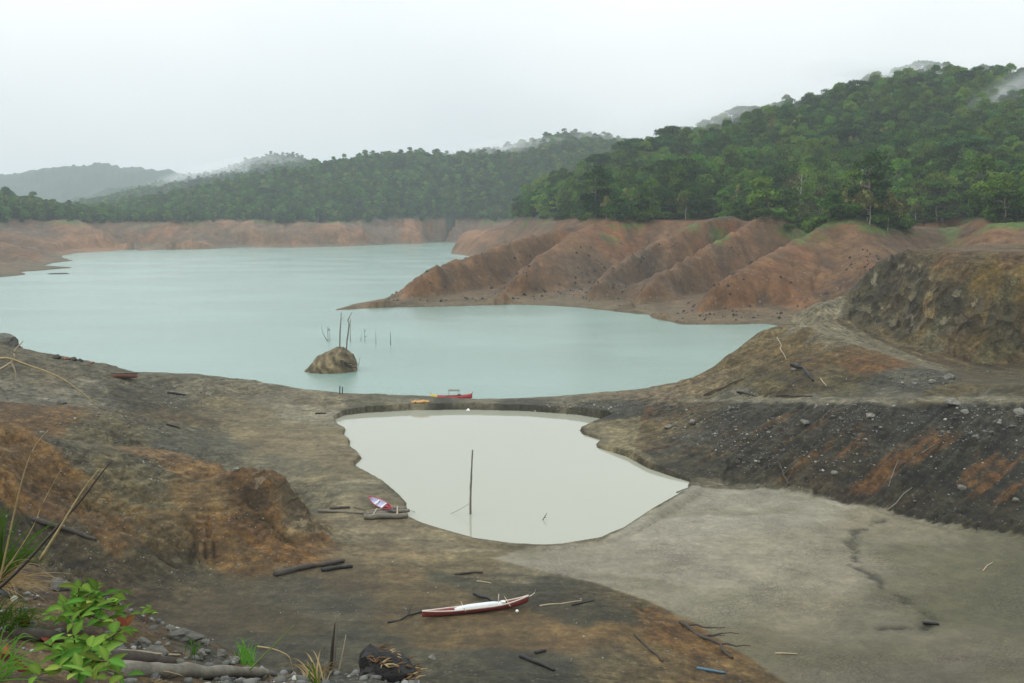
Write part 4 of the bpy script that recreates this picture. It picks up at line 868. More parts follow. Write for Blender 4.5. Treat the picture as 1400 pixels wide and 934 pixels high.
# ================================================================== HAZE AND MIST
def vol_mat(name, dens_, col, aniso=0.0, wisp=None):
    m = bpy.data.materials.new(name); m.use_nodes = True; t = m.node_tree; t.nodes.clear()
    o = t.nodes.new('ShaderNodeOutputMaterial'); v = N(t, 'ShaderNodeVolumePrincipled'); v.inputs['Color'].default_value = (*col, 1); v.inputs['Density'].default_value = dens_; v.inputs['Anisotropy'].default_value = aniso
    t.links.new(v.outputs[0], o.inputs['Volume'])
    if wisp:
        tcn = N(t, 'ShaderNodeTexCoord'); n = N(t, 'ShaderNodeTexNoise', Scale=wisp[0], Detail=5.0, Roughness=0.62); mp_ = N(t, 'ShaderNodeMapping'); mp_.inputs['Location'].default_value = wisp[1]
        t.links.new(tcn.outputs['Object'], mp_.inputs[0]); t.links.new(mp_.outputs[0], n.inputs['Vector'])
        ln = N(t, 'ShaderNodeVectorMath', operation='LENGTH'); t.links.new(tcn.outputs['Object'], ln.inputs[0])
        r = ramp(t, [(0.0, 1.0), (0.5, 0.35), (0.95, 0.0)]); t.links.new(ln.outputs['Value'], r.inputs[0])
        r2 = ramp(t, [(0.36, 0.0), (0.64, 1.0)]); t.links.new(n.outputs[0], r2.inputs[0])
        a = N(t, 'ShaderNodeMath', operation='MULTIPLY'); b = N(t, 'ShaderNodeMath', operation='MULTIPLY'); b.inputs[1].default_value = dens_
        t.links.new(r.outputs[0], a.inputs[0]); t.links.new(r2.outputs[0], a.inputs[1]); t.links.new(a.outputs[0], b.inputs[0]); t.links.new(b.outputs[0], v.inputs['Density'])
    return m
def box_mesh(name, lo, hi):
    bm = bmesh.new(); bmesh.ops.create_cube(bm, size=1.0)
    for v in bm.verts:
        for i in range(3): v.co[i] = lo[i] if v.co[i] < 0 else hi[i]
    return bm_mesh(name, bm, False)
ztop = float(max(FZg.max() + 25, 250))
me = box_mesh('haze', (-6500, -60, min(FZg.min(), Z.min()) - 1.5), (6500, 5600, ztop)); M_HAZE = vol_mat('haze_air', 0.00016, (0.86, 0.945, 1.0))
tag(link('haze', me, M_HAZE), 'thin pale rainy haze filling the valley', kind='stuff')
def mist(px, py, Y_, size, seed, dens_, tilt=0.0, label=''):
    x, y, z = aty(px, py, Y_)
    bm = bmesh.new(); bmesh.ops.create_icosphere(bm, subdivisions=3, radius=1.0); me_ = bm_mesh('mist_wisp', bm)
    o = link('mist_wisp', me_, vol_mat('mist_vapour', dens_, (0.97, 0.985, 1.0), 0.0, (2.0, (seed * 3.1, seed * 1.7, seed))), loc=(x, y, z), rot=(0, tilt, 0)); o.scale = size
    tag(o, label, kind='stuff'); return o
mist(305, 238, 1930, (175, 50, 30), 1, 0.11, -0.20, 'white mist lying along the far hill')
mist(690, 206, 1410, (110, 60, 20), 2, 0.07, -0.1, 'thin mist on the saddle of the far ridge')
mist(1215, 98, 790, (85, 35, 15), 3, 0.10, 0.0, 'mist veiling the summit of the wooded hill')
mist(1365, 138, 640, (52, 26, 14), 4, 0.07, -0.55, 'streak of mist rising from the trees on the right')
mist(985, 158, 735, (90, 35, 18), 5, 0.04, -0.2, 'faint mist on the shoulder of the wooded hill')
mist(820, 190, 1460, (80, 60, 26), 6, 0.03, 0.0, 'faint mist behind the wooded hill')
mist(1390, 95, 790, (50, 30, 14), 7, 0.04, 0.0, 'mist over the skyline at the right edge')
# ================================================================== FOREGROUND BANK (where the photographer stands)
bank_pts = PY((-60, 934, 3.5), (0, 934, 3.6), (100, 934, 3.8), (200, 934, 4.2), (300, 934, 4.6), (400, 934, 5.0), (480, 938, 5.3), (560, 945, 5.3), (620, 960, 5.2), (-80, 745, 6.8), (0, 768, 6.6), (60, 778, 6.6), (100, 800, 6.4),
               (170, 832, 6.2), (200, 850, 6.2), (250, 862, 6.3), (300, 884, 6.0), (360, 906, 5.7), (420, 924, 5.5), (100, 868, 5.0), (50, 838, 5.3), (200, 888, 5.2), (480, 932, 5.2), (520, 930, 5.15), (570, 932, 5.15), (-50, 820, 5.4), (280, 908, 5.3))
bank_edge = PY((-80, 745, 6.8), (0, 768, 6.6), (60, 778, 6.6), (100, 800, 6.4), (170, 832, 6.2), (200, 850, 6.2), (250, 862, 6.3), (300, 884, 6.0), (360, 906, 5.7), (420, 924, 5.5), (520, 927, 5.4), (570, 930, 5.4), (640, 960, 5.2))
bank_pts += [(x * 1.35, y * 1.35, z - 2.2) for x, y, z in bank_edge] + [(x * 2.4, y * 2.4, z - 7.5) for x, y, z in bank_edge]
bank_pts += [(1, 5, 22.4), (3, 5, 22.2), (6, 6, 21.5), (0, 2, 24.2), (3, 2, 24.0), (-3, 2, 24.4), (-6, 4, 24.6), (0, 0, 24.4), (-4, -3, 24.6), (4, -3, 24.5), (9, 1, 24), (-9, 1, 25), (2, 9, 19.4), (6, 10, 18.6), (12, 10, 18.8), (-9, 8, 24.2), (-12, 12, 22.5), (2, 20, 13.5), (12, 20, 13), (-9, 20, 14.5), (-20, 20, 17),
             (20, 20, 14), (-30, 36, 6.3), (-12, 36, 5.2), (0, 36, 4.8), (12, 36, 4.5), (30, 36, 4.8)]
bank_pts = np.array(bank_pts, float); bank_m = rbf_fit(bank_pts[:, :2] / 5.0, bank_pts[:, 2], 0.002)
bx = np.concatenate([np.linspace(-30, -6, 20, endpoint=False), np.linspace(-6, 2.5, 230, endpoint=False), np.linspace(2.5, 30, 24)])
by = np.concatenate([np.linspace(-4, 2, 10, endpoint=False), np.linspace(2, 9, 190, endpoint=False), np.linspace(9, 38, 50)])
BX, BY = np.meshgrid(bx, by)
BZ = rbf_eval(bank_m, np.stack([BX.ravel(), BY.ravel()], 1) / 5.0).reshape(BX.shape)
BZ += 0.05 * fbm(BX / .5, BY / .5, 4, 401) + 0.035 * (ridged(BX / .22, BY / .22, 3, 402) - .5)
BZ = np.minimum(BZ, CAMZ - 1.2)
def bank_z(x, y):
    i = np.clip(np.searchsorted(by, y) - 1, 0, len(by) - 2); j = np.clip(np.searchsorted(bx, x) - 1, 0, len(bx) - 2)
    fy_ = (y - by[i]) / (by[i + 1] - by[i]); fx_ = (x - bx[j]) / (bx[j + 1] - bx[j])
    return float(BZ[i, j] * (1 - fx_) * (1 - fy_) + BZ[i, j + 1] * fx_ * (1 - fy_) + BZ[i + 1, j] * (1 - fx_) * fy_ + BZ[i + 1, j + 1] * fx_ * fy_)
def bank(px, py, lo=2.2, hi=12.0):
    Y_ = np.linspace(lo, hi, 1500); a, y, s_ = ray(px, py)
    for yy in Y_:
        t = yy / y
        if CAMZ + s_ * t < bank_z(a * t, yy): return a * t, yy, CAMZ + s_ * t
    t = 5.5 / y; return a * t, 5.5, bank_z(a * t, 5.5)
n_ = fbm(BX / .6, BY / .6, 4, 411); g_ = fbm(BX / .07, BY / .07, 3, 412)
bc = np.broadcast_to(lin(84, 68, 46) * EV, BX.shape + (3,)).copy()
def mixb(k, c): global bc; bc = bc * (1 - k[..., None]) + (lin(*c) * EV) * k[..., None]
mixb(sstep(0.0, .4, n_), (104, 86, 58)); mixb(sstep(0.05, .4, -n_) * .8, (74, 74, 66)); mixb(sstep(.2, .5, fbm(BX / .3, BY / .3, 3, 413)) * .6, (58, 44, 30)); mixb(sstep(-1.6, -.6, BX) * .5, (84, 84, 76))
bc *= (1 + .35 * g_)[..., None]
me = mesh_np('near_bank', np.stack([BX, BY, BZ], -1).reshape(-1, 3), grid_faces(*BX.shape), True, np.concatenate([np.clip(bc, .01, .6), np.zeros(BX.shape + (1,))], -1).reshape(-1, 4))
M_BANK = soil_mat('bank_soil', crack=False, bumpd=0.02, gscale=26.0)
tag(link('near_bank', me, M_BANK), 'crumbling earth bank at the bottom left corner', kind='structure')

# ================================================================== OBJECT BUILDERS
M_DRIFT = simple_mat('wet_driftwood', (0.050, 0.040, 0.030), 0.8, 0.5, 9.0, 0.8)
M_GREYWOOD = simple_mat('weathered_wood', (0.15, 0.135, 0.105), 0.85, 0.5, 11.0, 0.8)
M_PALEWOOD = simple_mat('pale_bare_wood', (0.36, 0.29, 0.19), 0.8, 0.25, 10.0, 0.4)
M_STRAW = simple_mat('dry_straw', (0.30, 0.23, 0.11), 0.7, 0.3, 30.0, 0.2)
M_CHAR = simple_mat('charred_wood', (0.012, 0.011, 0.010), 0.6, 0.5, 14.0, 0.8)
M_REDPAINT = simple_mat('faded_red_paint', (0.20, 0.035, 0.028), 0.5, 0.3, 3.0, 0.15)
M_TRIM = simple_mat('pale_painted_trim', (0.52, 0.42, 0.36), 0.5, 0.15, 4.0, 0.1)
M_WHITE = simple_mat('white_tarpaulin', (0.62, 0.64, 0.64), 0.6, 0.10, 3.0, 0.25)
M_RED = simple_mat('bright_red_paint', (0.34, 0.035, 0.040), 0.4, 0.2, 3.0, 0.1)
M_YEL = simple_mat('yellow_paint', (0.58, 0.42, 0.04), 0.45, 0.2, 3.0, 0.1)
M_LILAC = simple_mat('pale_lilac_paint', (0.42, 0.42, 0.55), 0.45, 0.15, 3.0, 0.1)
M_BLUE = simple_mat('dull_blue_plastic', (0.06, 0.13, 0.18), 0.4, 0.2, 6.0, 0.1)
M_ROPE = simple_mat('wet_rope', (0.16, 0.15, 0.12), 0.9, 0.2, 20.0, 0.2)
M_FOAM = simple_mat('white_foam', (0.80, 0.81, 0.80), 0.5, 0.1, 3.0, 0.1)
M_RUST = simple_mat('rust_brown_boards', (0.17, 0.075, 0.048), 0.8, 0.35, 4.0, 0.4)
M_ORANGE = simple_mat('orange_sacking', (0.42, 0.24, 0.09), 0.8, 0.3, 5.0, 0.4)
def rock_mat(name, a, b, scale):
    m, t, p, o = nodes(name); tcn = N(t, 'ShaderNodeTexCoord')
    n = N(t, 'ShaderNodeTexNoise', Scale=scale, Detail=9.0, Roughness=.7); t.links.new(tcn.outputs['Object'], n.inputs['Vector'])
    r = ramp(t, [(.30, a), (.68, b)]); t.links.new(n.outputs[0], r.inputs[0]); oi = N(t, 'ShaderNodeObjectInfo'); r2 = ramp(t, [(0, .7), (1, 1.3)]); t.links.new(oi.outputs['Random'], r2.inputs[0])
    t.links.new(mixc(t, 1.0, r.outputs[0], r2.outputs[0], 'MULTIPLY'), p.inputs['Base Color']); p.inputs['Roughness'].default_value = .85; p.inputs['Specular IOR Level'].default_value = .3
    bp = N(t, 'ShaderNodeBump', Strength=.8, Distance=.05); t.links.new(n.outputs[0], bp.inputs['Height']); t.links.new(bp.outputs[0], p.inputs['Normal']); return m
M_ROCK = rock_mat('grey_stone', (.070, .066, .054), (.19, .182, .155), 4.0)
M_ISLET = rock_mat('ochre_rock', (.030, .023, .013), (.21, .165, .090), .8)
_t = M_ISLET.node_tree; _p = [n for n in _t.nodes if n.type == 'BSDF_PRINCIPLED'][0]; _c = _p.inputs['Base Color'].links[0].from_socket      # tilted strata
_tc = N(_t, 'ShaderNodeTexCoord'); _mp = N(_t, 'ShaderNodeMapping'); _mp.inputs['Rotation'].default_value = (0.2, 0.75, 0.3); _t.links.new(_tc.outputs['Object'], _mp.inputs[0])
_w = N(_t, 'ShaderNodeTexWave', Scale=.22, Distortion=9.0, Detail=5.0); _t.links.new(_mp.outputs[0], _w.inputs['Vector']); _r = ramp(_t, [(.1, .72), (.55, 1.0), (.95, 1.3)]); _t.links.new(_w.outputs[1], _r.inputs[0])
_t.links.new(mixc(_t, 1.0, _c, _r.outputs[0], 'MULTIPLY'), _p.inputs['Base Color'])
M_DARKROCK = rock_mat('dark_stone', (.022, .020, .017), (.075, .068, .055), 2.0)
def rock_mesh(name, size, seed, sub=2, rough=.28, cuts=7):
    rng = np.random.default_rng(seed); bm = bmesh.new(); bmesh.ops.create_icosphere(bm, subdivisions=sub, radius=1.0)
    V = np.array([v.co for v in bm.verts])
    for k in range(cuts):                                   # flat fracture faces
        d = rng.normal(size=3); d /= np.linalg.norm(d); h = rng.uniform(.55, .85); e = V @ d - h; V = V - np.outer(np.maximum(e, 0), d) * .92
    off = rng.uniform(0, 50, 3)
    for v, c in zip(bm.verts, V):
        k = 1 + rough * mnoise.noise(Vector(c * 1.7 + off)) + rough * .5 * mnoise.noise(Vector(c * 4.1 + off)); v.co = Vector(c * k * np.array(size))
    return bm_mesh(name, bm, False)
def rock(label, loc, size, seed, mat=None, name='boulder', sub=2, cat='rock', group=None):
    return tag(link(name, rock_mesh(name, size, seed, sub), mat or M_ROCK, loc=loc, rot=(0, 0, seed * 1.3)), label, cat, group)
def wob(a, b, n, amp, seed):
    rng = random.Random(seed); a, b = Vector(a), Vector(b); L = (b - a).length; o = []
    for i in range(n + 1):
        t = i / n; p = a.lerp(b, t); k = amp * L * math.sin(math.pi * t) if 0 < i < n else 0
        o.append(p + Vector((rng.uniform(-1, 1), rng.uniform(-1, 1), rng.uniform(-.5, 1))) * k)
    return o
def stick_mesh(name, lines, org, seg=6):
    bm = bmesh.new(); org = Vector(org)
    for pts, rad in lines:
        pts = [Vector(p) - org for p in pts]; fine = []; rr_ = random.Random(int(abs(pts[-1].x * 977 + pts[-1].z * 131 + 7)))
        k = 5 if rad[0] > .03 else 2
        for i in range(len(pts) - 1):
            for j in range(k): fine.append(pts[i].lerp(pts[i + 1], j / k))
        fine.append(pts[-1]); n = len(fine)
        tube(bm, fine, [(rad[0] + (rad[1] - rad[0]) * i / (n - 1)) * rr_.uniform(.93, 1.07) for i in range(n)], seg)
    for v in bm.verts: v.co += mnoise.noise_vector(v.co * (.35 / max(rad[0], .01))) * lines[0][1][0] * .25 + mnoise.noise_vector(v.co * (1.3 / max(rad[0], .01))) * lines[0][1][0] * .06
    return bm_mesh(name, bm)
def wood(name, label, cat, lines, mat, group=None, seg=6):
    """a single piece of wood, possibly forked: lines = [(points, (r0, r1)), ...]"""
    org = lines[0][0][0]; return tag(link(name, stick_mesh(name, lines, org, seg), mat, loc=org), label, cat, group)
def glog(label, p0, p1, r, mat, seed=1, name='driftwood_log', cat='log', n=5, amp=.03, branches=0, sink=.4, g=None, lift=0.0):
    G = g or ground; a = Vector(G(*p0)); b = Vector(G(*p1)); a.z += r * (1 - sink) + lift; b.z += r * (1 - sink)
    pts = wob(a, b, n, amp, seed); lines = [(pts, (r, r * .6))]; rng = random.Random(seed)
    for k in range(branches):
        q = pts[rng.randint(1, n - 1)]; d = (b - a).normalized(); L = (b - a).length * rng.uniform(.25, .5)
        s_ = Vector((-d.y, d.x, rng.uniform(.1, .5))) * rng.choice((-1, 1)); s_.z = abs(s_.z); e = q + (d * .7 + s_ * .6) * L
        if g is None: e.z = max(e.z, float(near_z(e.x, e.y)[0]) + .02)
        lines.append((wob(q, e, 4, .06, seed + k), (r * .55, r * .15)))
    return wood(name, label, cat, lines, mat)
def loft_mesh(name, secs, closed_ends=True, smooth=True, open_profile=False):
    bm = bmesh.new(); rings = [[bm.verts.new(p) for p in s_] for s_ in secs]; k = len(rings[0])
    for r0, r1 in zip(rings[:-1], rings[1:]):
        for j in range(k - 1 if open_profile else k):
            bm.faces.new((r0[j], r0[(j + 1) % k], r1[(j + 1) % k], r1[j]))
    if closed_ends and not open_profile: bm.faces.new(rings[0][::-1]); bm.faces.new(rings[-1])
    return bm_mesh(name, bm, smooth)
def boxm(name, c, s, rot=None):
    bm = bmesh.new(); bmesh.ops.create_cube(bm, size=1.0)
    for v in bm.verts: v.co = Vector((v.co.x * s[0], v.co.y * s[1], v.co.z * s[2]))
    if rot is not None: bmesh.ops.rotate(bm, verts=bm.verts, matrix=rot)
    bmesh.ops.translate(bm, verts=bm.verts, vec=c); return bm_mesh(name, bm, False)
# a dugout-like outrigger boat: x along the keel, both ends rising to a point
def hull_secs(L, W, H, rise0, rise1, n=19, inset=0.0, fr=(0.0, 1.0)):
    secs = []
    for i in range(n):
        t = fr[0] + (fr[1] - fr[0]) * i / (n - 1); x = (t - .5) * L; w_ = max(.02, W / 2 * (1 - abs(2 * t - 1) ** 2.6)) - inset; w_ = max(w_, .012)
        keel = (rise0 * max(0, 1 - t / .22) ** 2 + rise1 * max(0, (t - .78) / .22) ** 2) * .8; top = H + rise0 * max(0, 1 - t / .35) ** 2 + rise1 * max(0, (t - .65) / .35) ** 2
        secs.append([(x, -w_, top), (x, -w_ * .92, keel + (top - keel) * .45), (x, -w_ * .45, keel + .04), (x, 0, keel), (x, w_ * .45, keel + .04), (x, w_ * .92, keel + (top - keel) * .45), (x, w_, top),
                     (x, max(w_ - .05, .006), top), (x, max(w_ * .8 - .05, .005), keel + (top - keel) * .5), (x, 0, keel + .10 + .02), (x, -max(w_ * .8 - .05, .005), keel + (top - keel) * .5), (x, -max(w_ - .05, .006), top)])
    return secs
def gunwale_mesh(L, W, H, r0, r1, r=.045):
    bm = bmesh.new(); ss = hull_secs(L, W, H, r0, r1)
    for side in (0, 6): tube(bm, [Vector(s_[side]) + Vector((0, 0, .02)) for s_ in ss], [r] * len(ss), 6)
    return bm_mesh('gunwale', bm)

# ================================================================== BOATS
# long red boat drawn up on the mud in front
A = Vector(ground(577, 846)); B = Vector(ground(722, 829)); Lb = (B - A).length; mid = (A + B) / 2; ang = math.atan2(B.y - A.y, B.x - A.x)
rb = thing('outrigger_boat', 'long narrow faded red boat with white cover stranded on the brown mud', 'boat', mid, ang)
rb.rotation_euler = (0.10, -math.atan2(B.z - A.z, Lb), ang)
W_, H_ = .52, .36
link('hull', loft_mesh('hull', hull_secs(Lb, W_, H_, .12, .35)), M_REDPAINT, rb)
link('gunwale', gunwale_mesh(Lb, W_, H_, .12, .35, .05), M_TRIM, rb)
cs = []
for i in range(13):
    t = i / 12; x = (-.20 + .47 * t) * Lb; hgt = .08 + .24 * math.sin(math.pi * min(1, t * 1.05)) ** .8 * (.55 + .45 * t) + .03 * math.sin(9 * t); w_ = .25 * (.35 + .65 * math.sin(math.pi * (.12 + .76 * t)))
    cs.append([(x, w_ * math.cos(a_), H_ - .02 + hgt * math.sin(a_)) for a_ in [math.pi * k / 8 for k in range(9)]] + [(x, -w_ * .8, H_ - .06), (x, w_ * .8, H_ - .06)])
link('cover', loft_mesh('cover', cs), M_WHITE, rb)
bm = bmesh.new(); tube(bm, [(.21 * Lb, 0, .25), (.21 * Lb, 0.01, 1.05)], [.035, .03]); link('mast', bm_mesh('mast', bm), M_TRIM, rb)
link('box', boxm('box', (.255 * Lb, 0, H_ + .09), (.26, .26, .18)), M_WHITE, rb)
bm = bmesh.new(); tube(bm, [(.47 * Lb, 0, H_ + .26), (.52 * Lb, 0, H_ + .33), (.555 * Lb, 0, H_ + .48), (.565 * Lb, 0, H_ + .72)], [.04, .035, .03, .02]); link('prow', bm_mesh('prow', bm), M_TRIM, rb)
for sx_ in (-.12, .30):
    bm = bmesh.new(); tube(bm, [(sx_ * Lb, -.5, H_ + .05), (sx_ * Lb, .1, H_ + .10), (sx_ * Lb + .1, .95, H_ - .02)], [.03, .035, .025]); link('crossbeam', bm_mesh('crossbeam', bm), M_PALEWOOD, rb)
tag(link('float', rock_mesh('float', (.10, .09, .09), 3, 2, .05, 1), M_FOAM, loc=Vector(ground(707, 838)) + Vector((0, 0, .12))), 'small white float lying beside the red boat', 'float')
glog('black beam lying behind the red boat', (648, 816), (684, 828), .11, M_CHAR, 4, n=4, lift=.15)
# small boat on the raft
A = Vector(ground(508, 688)); B = Vector(ground(540, 707)); Lb = min((B - A).length, 6.0); mid = (A + B) / 2; ang = math.atan2(B.y - A.y, B.x - A.x)
sb = thing('rowing_boat', 'small lilac and red boat pulled up on the log raft by the pond', 'boat', (mid.x, mid.y, max(A.z, B.z) + .22), ang); sb.rotation_euler = (.55, 0, ang)
link('hull', loft_mesh('hull', hull_secs(Lb, .72, .36, .14, .18)), M_LILAC, sb); link('gunwale', gunwale_mesh(Lb, .74, .36, .14, .18, .04), M_RED, sb)
link('bow_deck', loft_mesh('bow_deck', [[(s_[0][0], s_[0][1] * .9, s_[0][2] + .015), (s_[6][0], s_[6][1] * .9, s_[6][2] + .015), (s_[6][0], 0, s_[6][2] - .03)] for s_ in hull_secs(Lb, .72, .36, .14, .18, 7, 0, (.66, .97))]), M_RED, sb)
for q in (-.18, .10): link('thwart', boxm('thwart', (q * Lb, 0, .31), (.2, .6, .04)), M_WHITE, sb)
# log raft at the pond edge
rf = thing('log_raft', 'weathered log raft at the pond edge under the small boat', 'raft', ground(530, 710))
o_ = Vector(rf.location)
for k, (pa, pb, r_) in enumerate([((498, 710), (558, 709), .26), ((500, 706), (560, 705), .20), ((505, 703), (556, 701), .18)]):
    a_, b_ = Vector(ground(*pa)), Vector(ground(*pb)); a_.z += .2; b_.z = a_.z
    link('log', stick_mesh('log', [(wob(a_, b_, 5, .012, 30 + k), (r_, r_ * .85))], o_, 8), M_GREYWOOD, rf)
for q in (.2, .75):
    a_ = Vector(ground(498, 711)).lerp(Vector(ground(558, 710)), q); b_ = Vector(ground(505, 702)).lerp(Vector(ground(556, 700)), q); a_.z = b_.z = o_.z + .42
    link('cross_pole', stick_mesh('cross_pole', [([a_, b_], (.07, .06))], o_), M_PALEWOOD, rf)
glog('long pale drift log on the mud left of the raft', (436, 700), (496, 703), .17, M_GREYWOOD, 8, amp=.015)
glog('shorter dark log lying behind the long pale drift log', (452, 697), (478, 695), .17, M_DRIFT, 9, n=3)
glog('thin bent branch between the two drift logs by the raft', (484, 694), (500, 698), .06, M_GREYWOOD, 10, n=3)
# red and yellow boat at the lake shore
a_ = Vector(atz(588, 543.5, .05)); b_ = Vector(atz(644, 544.5, .05)); d_ = (b_ - a_).normalized()
yb_y = 141.5
while float(near_z(.0 - 60 / F * yb_y, yb_y)[0]) > .10 and yb_y < 160: yb_y += .25
A = Vector(((587 - 700) / F * yb_y, yb_y, 0)); B = Vector(((645 - 700) / F * (yb_y + .4), yb_y + .4, 0)); Lb = (B - A).length; mid = (A + B) / 2
shore_top = float(max(near_z(np.linspace(A.x, B.x, 20), np.full(20, 137.5))))
shore_top = 0
yb = thing('passenger_boat', 'red boat with yellow bow and thin awning moored at the lake shore', 'boat', (mid.x, mid.y, .0), math.atan2(B.y - A.y, B.x - A.x))
HB = .62
link('hull', loft_mesh('hull', hull_secs(Lb, 1.0, HB, .3, .35, 21, 0, (.16, 1.0))), M_RED, yb); link('bow', loft_mesh('bow', hull_secs(Lb, 1.0, HB, .3, .35, 8, 0, (0, .16))), M_YEL, yb)
link('awning', boxm('awning', (.06 * Lb, 0, HB + .80), (.27 * Lb, 1.1, .06)), M_GREYWOOD, yb)
for sx_ in (-.06, .18):
    for sy_ in (-.45, .45):
        bm = bmesh.new(); tube(bm, [(sx_ * Lb, sy_, .6), (sx_ * Lb, sy_, HB + .78)], [.025, .025]); link('post', bm_mesh('post', bm), M_GREYWOOD, yb)
link('engine_box', boxm('engine_box', (.18 * Lb, 0, HB + .05), (.5, .45, .3)), M_RUST, yb); link('thwart', boxm('thwart', (-.12 * Lb, 0, HB - .02), (.3, 1.0, .08)), M_RUST, yb)
for s_ in (-1, 1):
    bm = bmesh.new(); tube(bm, [(s_ * Lb * .49, 0, HB + .25), (s_ * Lb * .515, 0, HB + .70)], [.05, .02]); link('stem_post', bm_mesh('stem_post', bm), M_YEL if s_ < 0 else M_RED, yb)
# ================================================================== IN THE POND
p0 = atz(643, 703, POND_Z); p1 = aty(646, 615, p0[1] + .1)
wood('pole', 'tall thin wooden pole standing in the milky pond', 'pole', [([(p0[0], p0[1], POND_Z - .7), (p0[0] + .02, p0[1], POND_Z + 1.5), (p0[0] + .10, p0[1] + .05, POND_Z + 3.2), p1], (.10, .065))], M_GREYWOOD, seg=8)
r0 = atz(641, 674, POND_Z); top_ = Vector((p0[0], p0[1], POND_Z + 1.0)); e_ = Vector(ground(553, 698)); e_.z += .2
wood('mooring_rope', 'thin mooring rope sagging from the pond pole to the raft', 'rope', [([top_.lerp(e_, i / 10) - Vector((0, 0, 1.1 * math.sin(math.pi * i / 10) * (1 - .25 * i / 10))) for i in range(11)], (.018, .018))], M_ROPE, seg=4)
q = Vector(atz(742, 711, POND_Z)); wood('twig', 'small forked twig sticking out of the milky pond', 'twig', [([q - Vector((.1, 0, .4)), q, q + Vector((.35, .1, .55))], (.05, .025)), ([q + Vector((.15, .04, .22)), q + Vector((.30, 0, .20))], (.03, .015))], M_DRIFT)
q = Vector(atz(925, 673, POND_Z + .05)); q2 = Vector(atz(941, 667, POND_Z + .1)); wood('stick', 'bluish bleached stick floating by the pond right tip', 'stick', [([q, q2], (.06, .03))], M_GREYWOOD)
# foam where water spills through the dike
q = Vector(atz(640, 561, POND_Z)); sp_ = []
for i in range(6):
    t = i / 5; w_ = .06 + .22 * t; sp_.append([(k * w_ / 3, -.8 * t + .05 * math.sin(k * 2.1 + i), 0.16 * (1 - t) ** 2 + .02 + .02 * math.cos(k * 1.7)) for k in range(-3, 4)] + [(w_ * .6, -.8 * t, -.2), (-w_ * .6, -.8 * t, -.2)])
tag(link('water_spill', loft_mesh('water_spill', sp_), M_FOAM, loc=q + Vector((0, .6, 0))), 'small white spill of water entering the far side of the pond', 'water spill')
# ================================================================== ROCK ISLET AND DROWNED TREES
c0 = Vector(atz(452, 507, 0)); m_px = c0.y / F / CP
bm = bmesh.new(); bmesh.ops.create_icosphere(bm, subdivisions=4, radius=1.0)
prof = [(-37, 1), (-30, 8), (-22, 18), (-15, 22), (-8, 25), (0, 29), (11, 31), (20, 28), (27, 23), (33, 14), (37, 5)]
for v in bm.verts:
    c = v.co.copy(); x = c.x * 37; hz = np.interp(x, [p[0] for p in prof], [p[1] for p in prof])
    nn = mnoise.fractal(Vector((c.x * 4.2 + c.z * 1.5, c.y * 2.5, c.z * 3.0)), 1.0, 2.0, 4) * .55 + .35 * (abs(mnoise.noise(Vector((c.x * 7 + c.z * 3, c.y * 2, c.z * 1.5)))) * 2 - .5)
    lean = .30 * max(0, c.z)
    v.co = Vector((x * m_px * (1 + .10 * nn) + lean, (c.y * (1 + .20 * nn) + .35 * max(0, c.z)) * 3.6, max(c.z, -.35) / math.sqrt(max(.12, 1.02 - c.x * c.x)) * hz * m_px * (1.0 + .22 * nn) + .35 * math.sin(x * .55 + c.z * 7) * .35 * max(0, c.z)))
_rg = np.random.default_rng(12); _V = np.array([v.co for v in bm.verts])
for _k in range(9):                                        # broken fracture faces
    _d = _rg.normal(size=3); _d[2] = abs(_d[2]) * .8; _d /= np.linalg.norm(_d); _e = _V @ _d; _h = np.quantile(_e, _rg.uniform(.94, .985)); _V = _V - np.outer(np.maximum(_e - _h, 0), _d) * .65
for v, c in zip(bm.verts, _V): v.co = Vector(c)
isl = thing('rock_islet', 'ochre rock islet rising from the lake', 'rock', c0); link('rock', bm_mesh('rock', bm, False), M_ISLET, isl)
for k in range(9):
    link('root', stick_mesh('root', [(wob((2.2 + .12 * k, -2.4 + .1 * k, 2.2 - .17 * k), (3.1 + .22 * k, -3.1 + .3 * k, 1.2 - .08 * k + .7 * (k % 2)), 4, .12, 70 + k), (.16, .04))], (0, 0, 0)), M_DRIFT, isl)
tp = Vector(aty(464, 478, c0.y + .8)); tt = Vector(aty(466.5, 427, c0.y + .8))
wood('dead_tree', 'straight bare dead trunk standing on the rock islet', 'dead tree', [([tp - Vector((0, 0, 2.2)), tp.lerp(tt, .4) - Vector((.04, 0, 0)), tp.lerp(tt, .7), tt], (.15, .06)), ([tp.lerp(tt, .78), tp.lerp(tt, .84) + Vector((.5, 0, .25))], (.05, .02))], M_GREYWOOD)
tp = Vector(aty(472, 481, c0.y - .2)); f_ = lambda a, b: Vector(aty(a, b, c0.y - .2))
wood('dead_tree', 'crooked forked dead trunk leaning right on the rock islet', 'dead tree', [([tp - Vector((0, 0, 2.2)), f_(474.5, 466), f_(477, 448), f_(477, 441), f_(475.5, 438), f_(478, 433), f_(481.5, 427)], (.15, .05)), ([f_(477, 447), f_(479, 443), f_(479.5, 437)], (.07, .03)), ([f_(475.8, 438), f_(476.5, 434)], (.05, .02))], M_GREYWOOD)
def drowned(label, base, strokes, mat=M_GREYWOOD, r=.10):
    b0 = atz(base[0], base[1], 0); Y_ = b0[1]; lines = []
    for s_ in strokes: lines.append(([Vector(aty(a, b, Y_)) for a, b in s_], (r, r * .35)))
    lines[0][0].insert(0, Vector((b0[0], Y_, -1.0))); return wood('drowned_tree', label, 'dead tree', lines, mat)
drowned('curved drowned branch left of the islet trunks', (447.5, 466), [[(447.5, 466), (445, 462), (441, 455), (439.5, 445)]], r=.10)
drowned('short forked drowned stem beside the curved branch', (448.5, 467), [[(448.5, 466), (448.3, 455), (447.5, 446)], [(448.2, 453), (450, 449)]], r=.10)
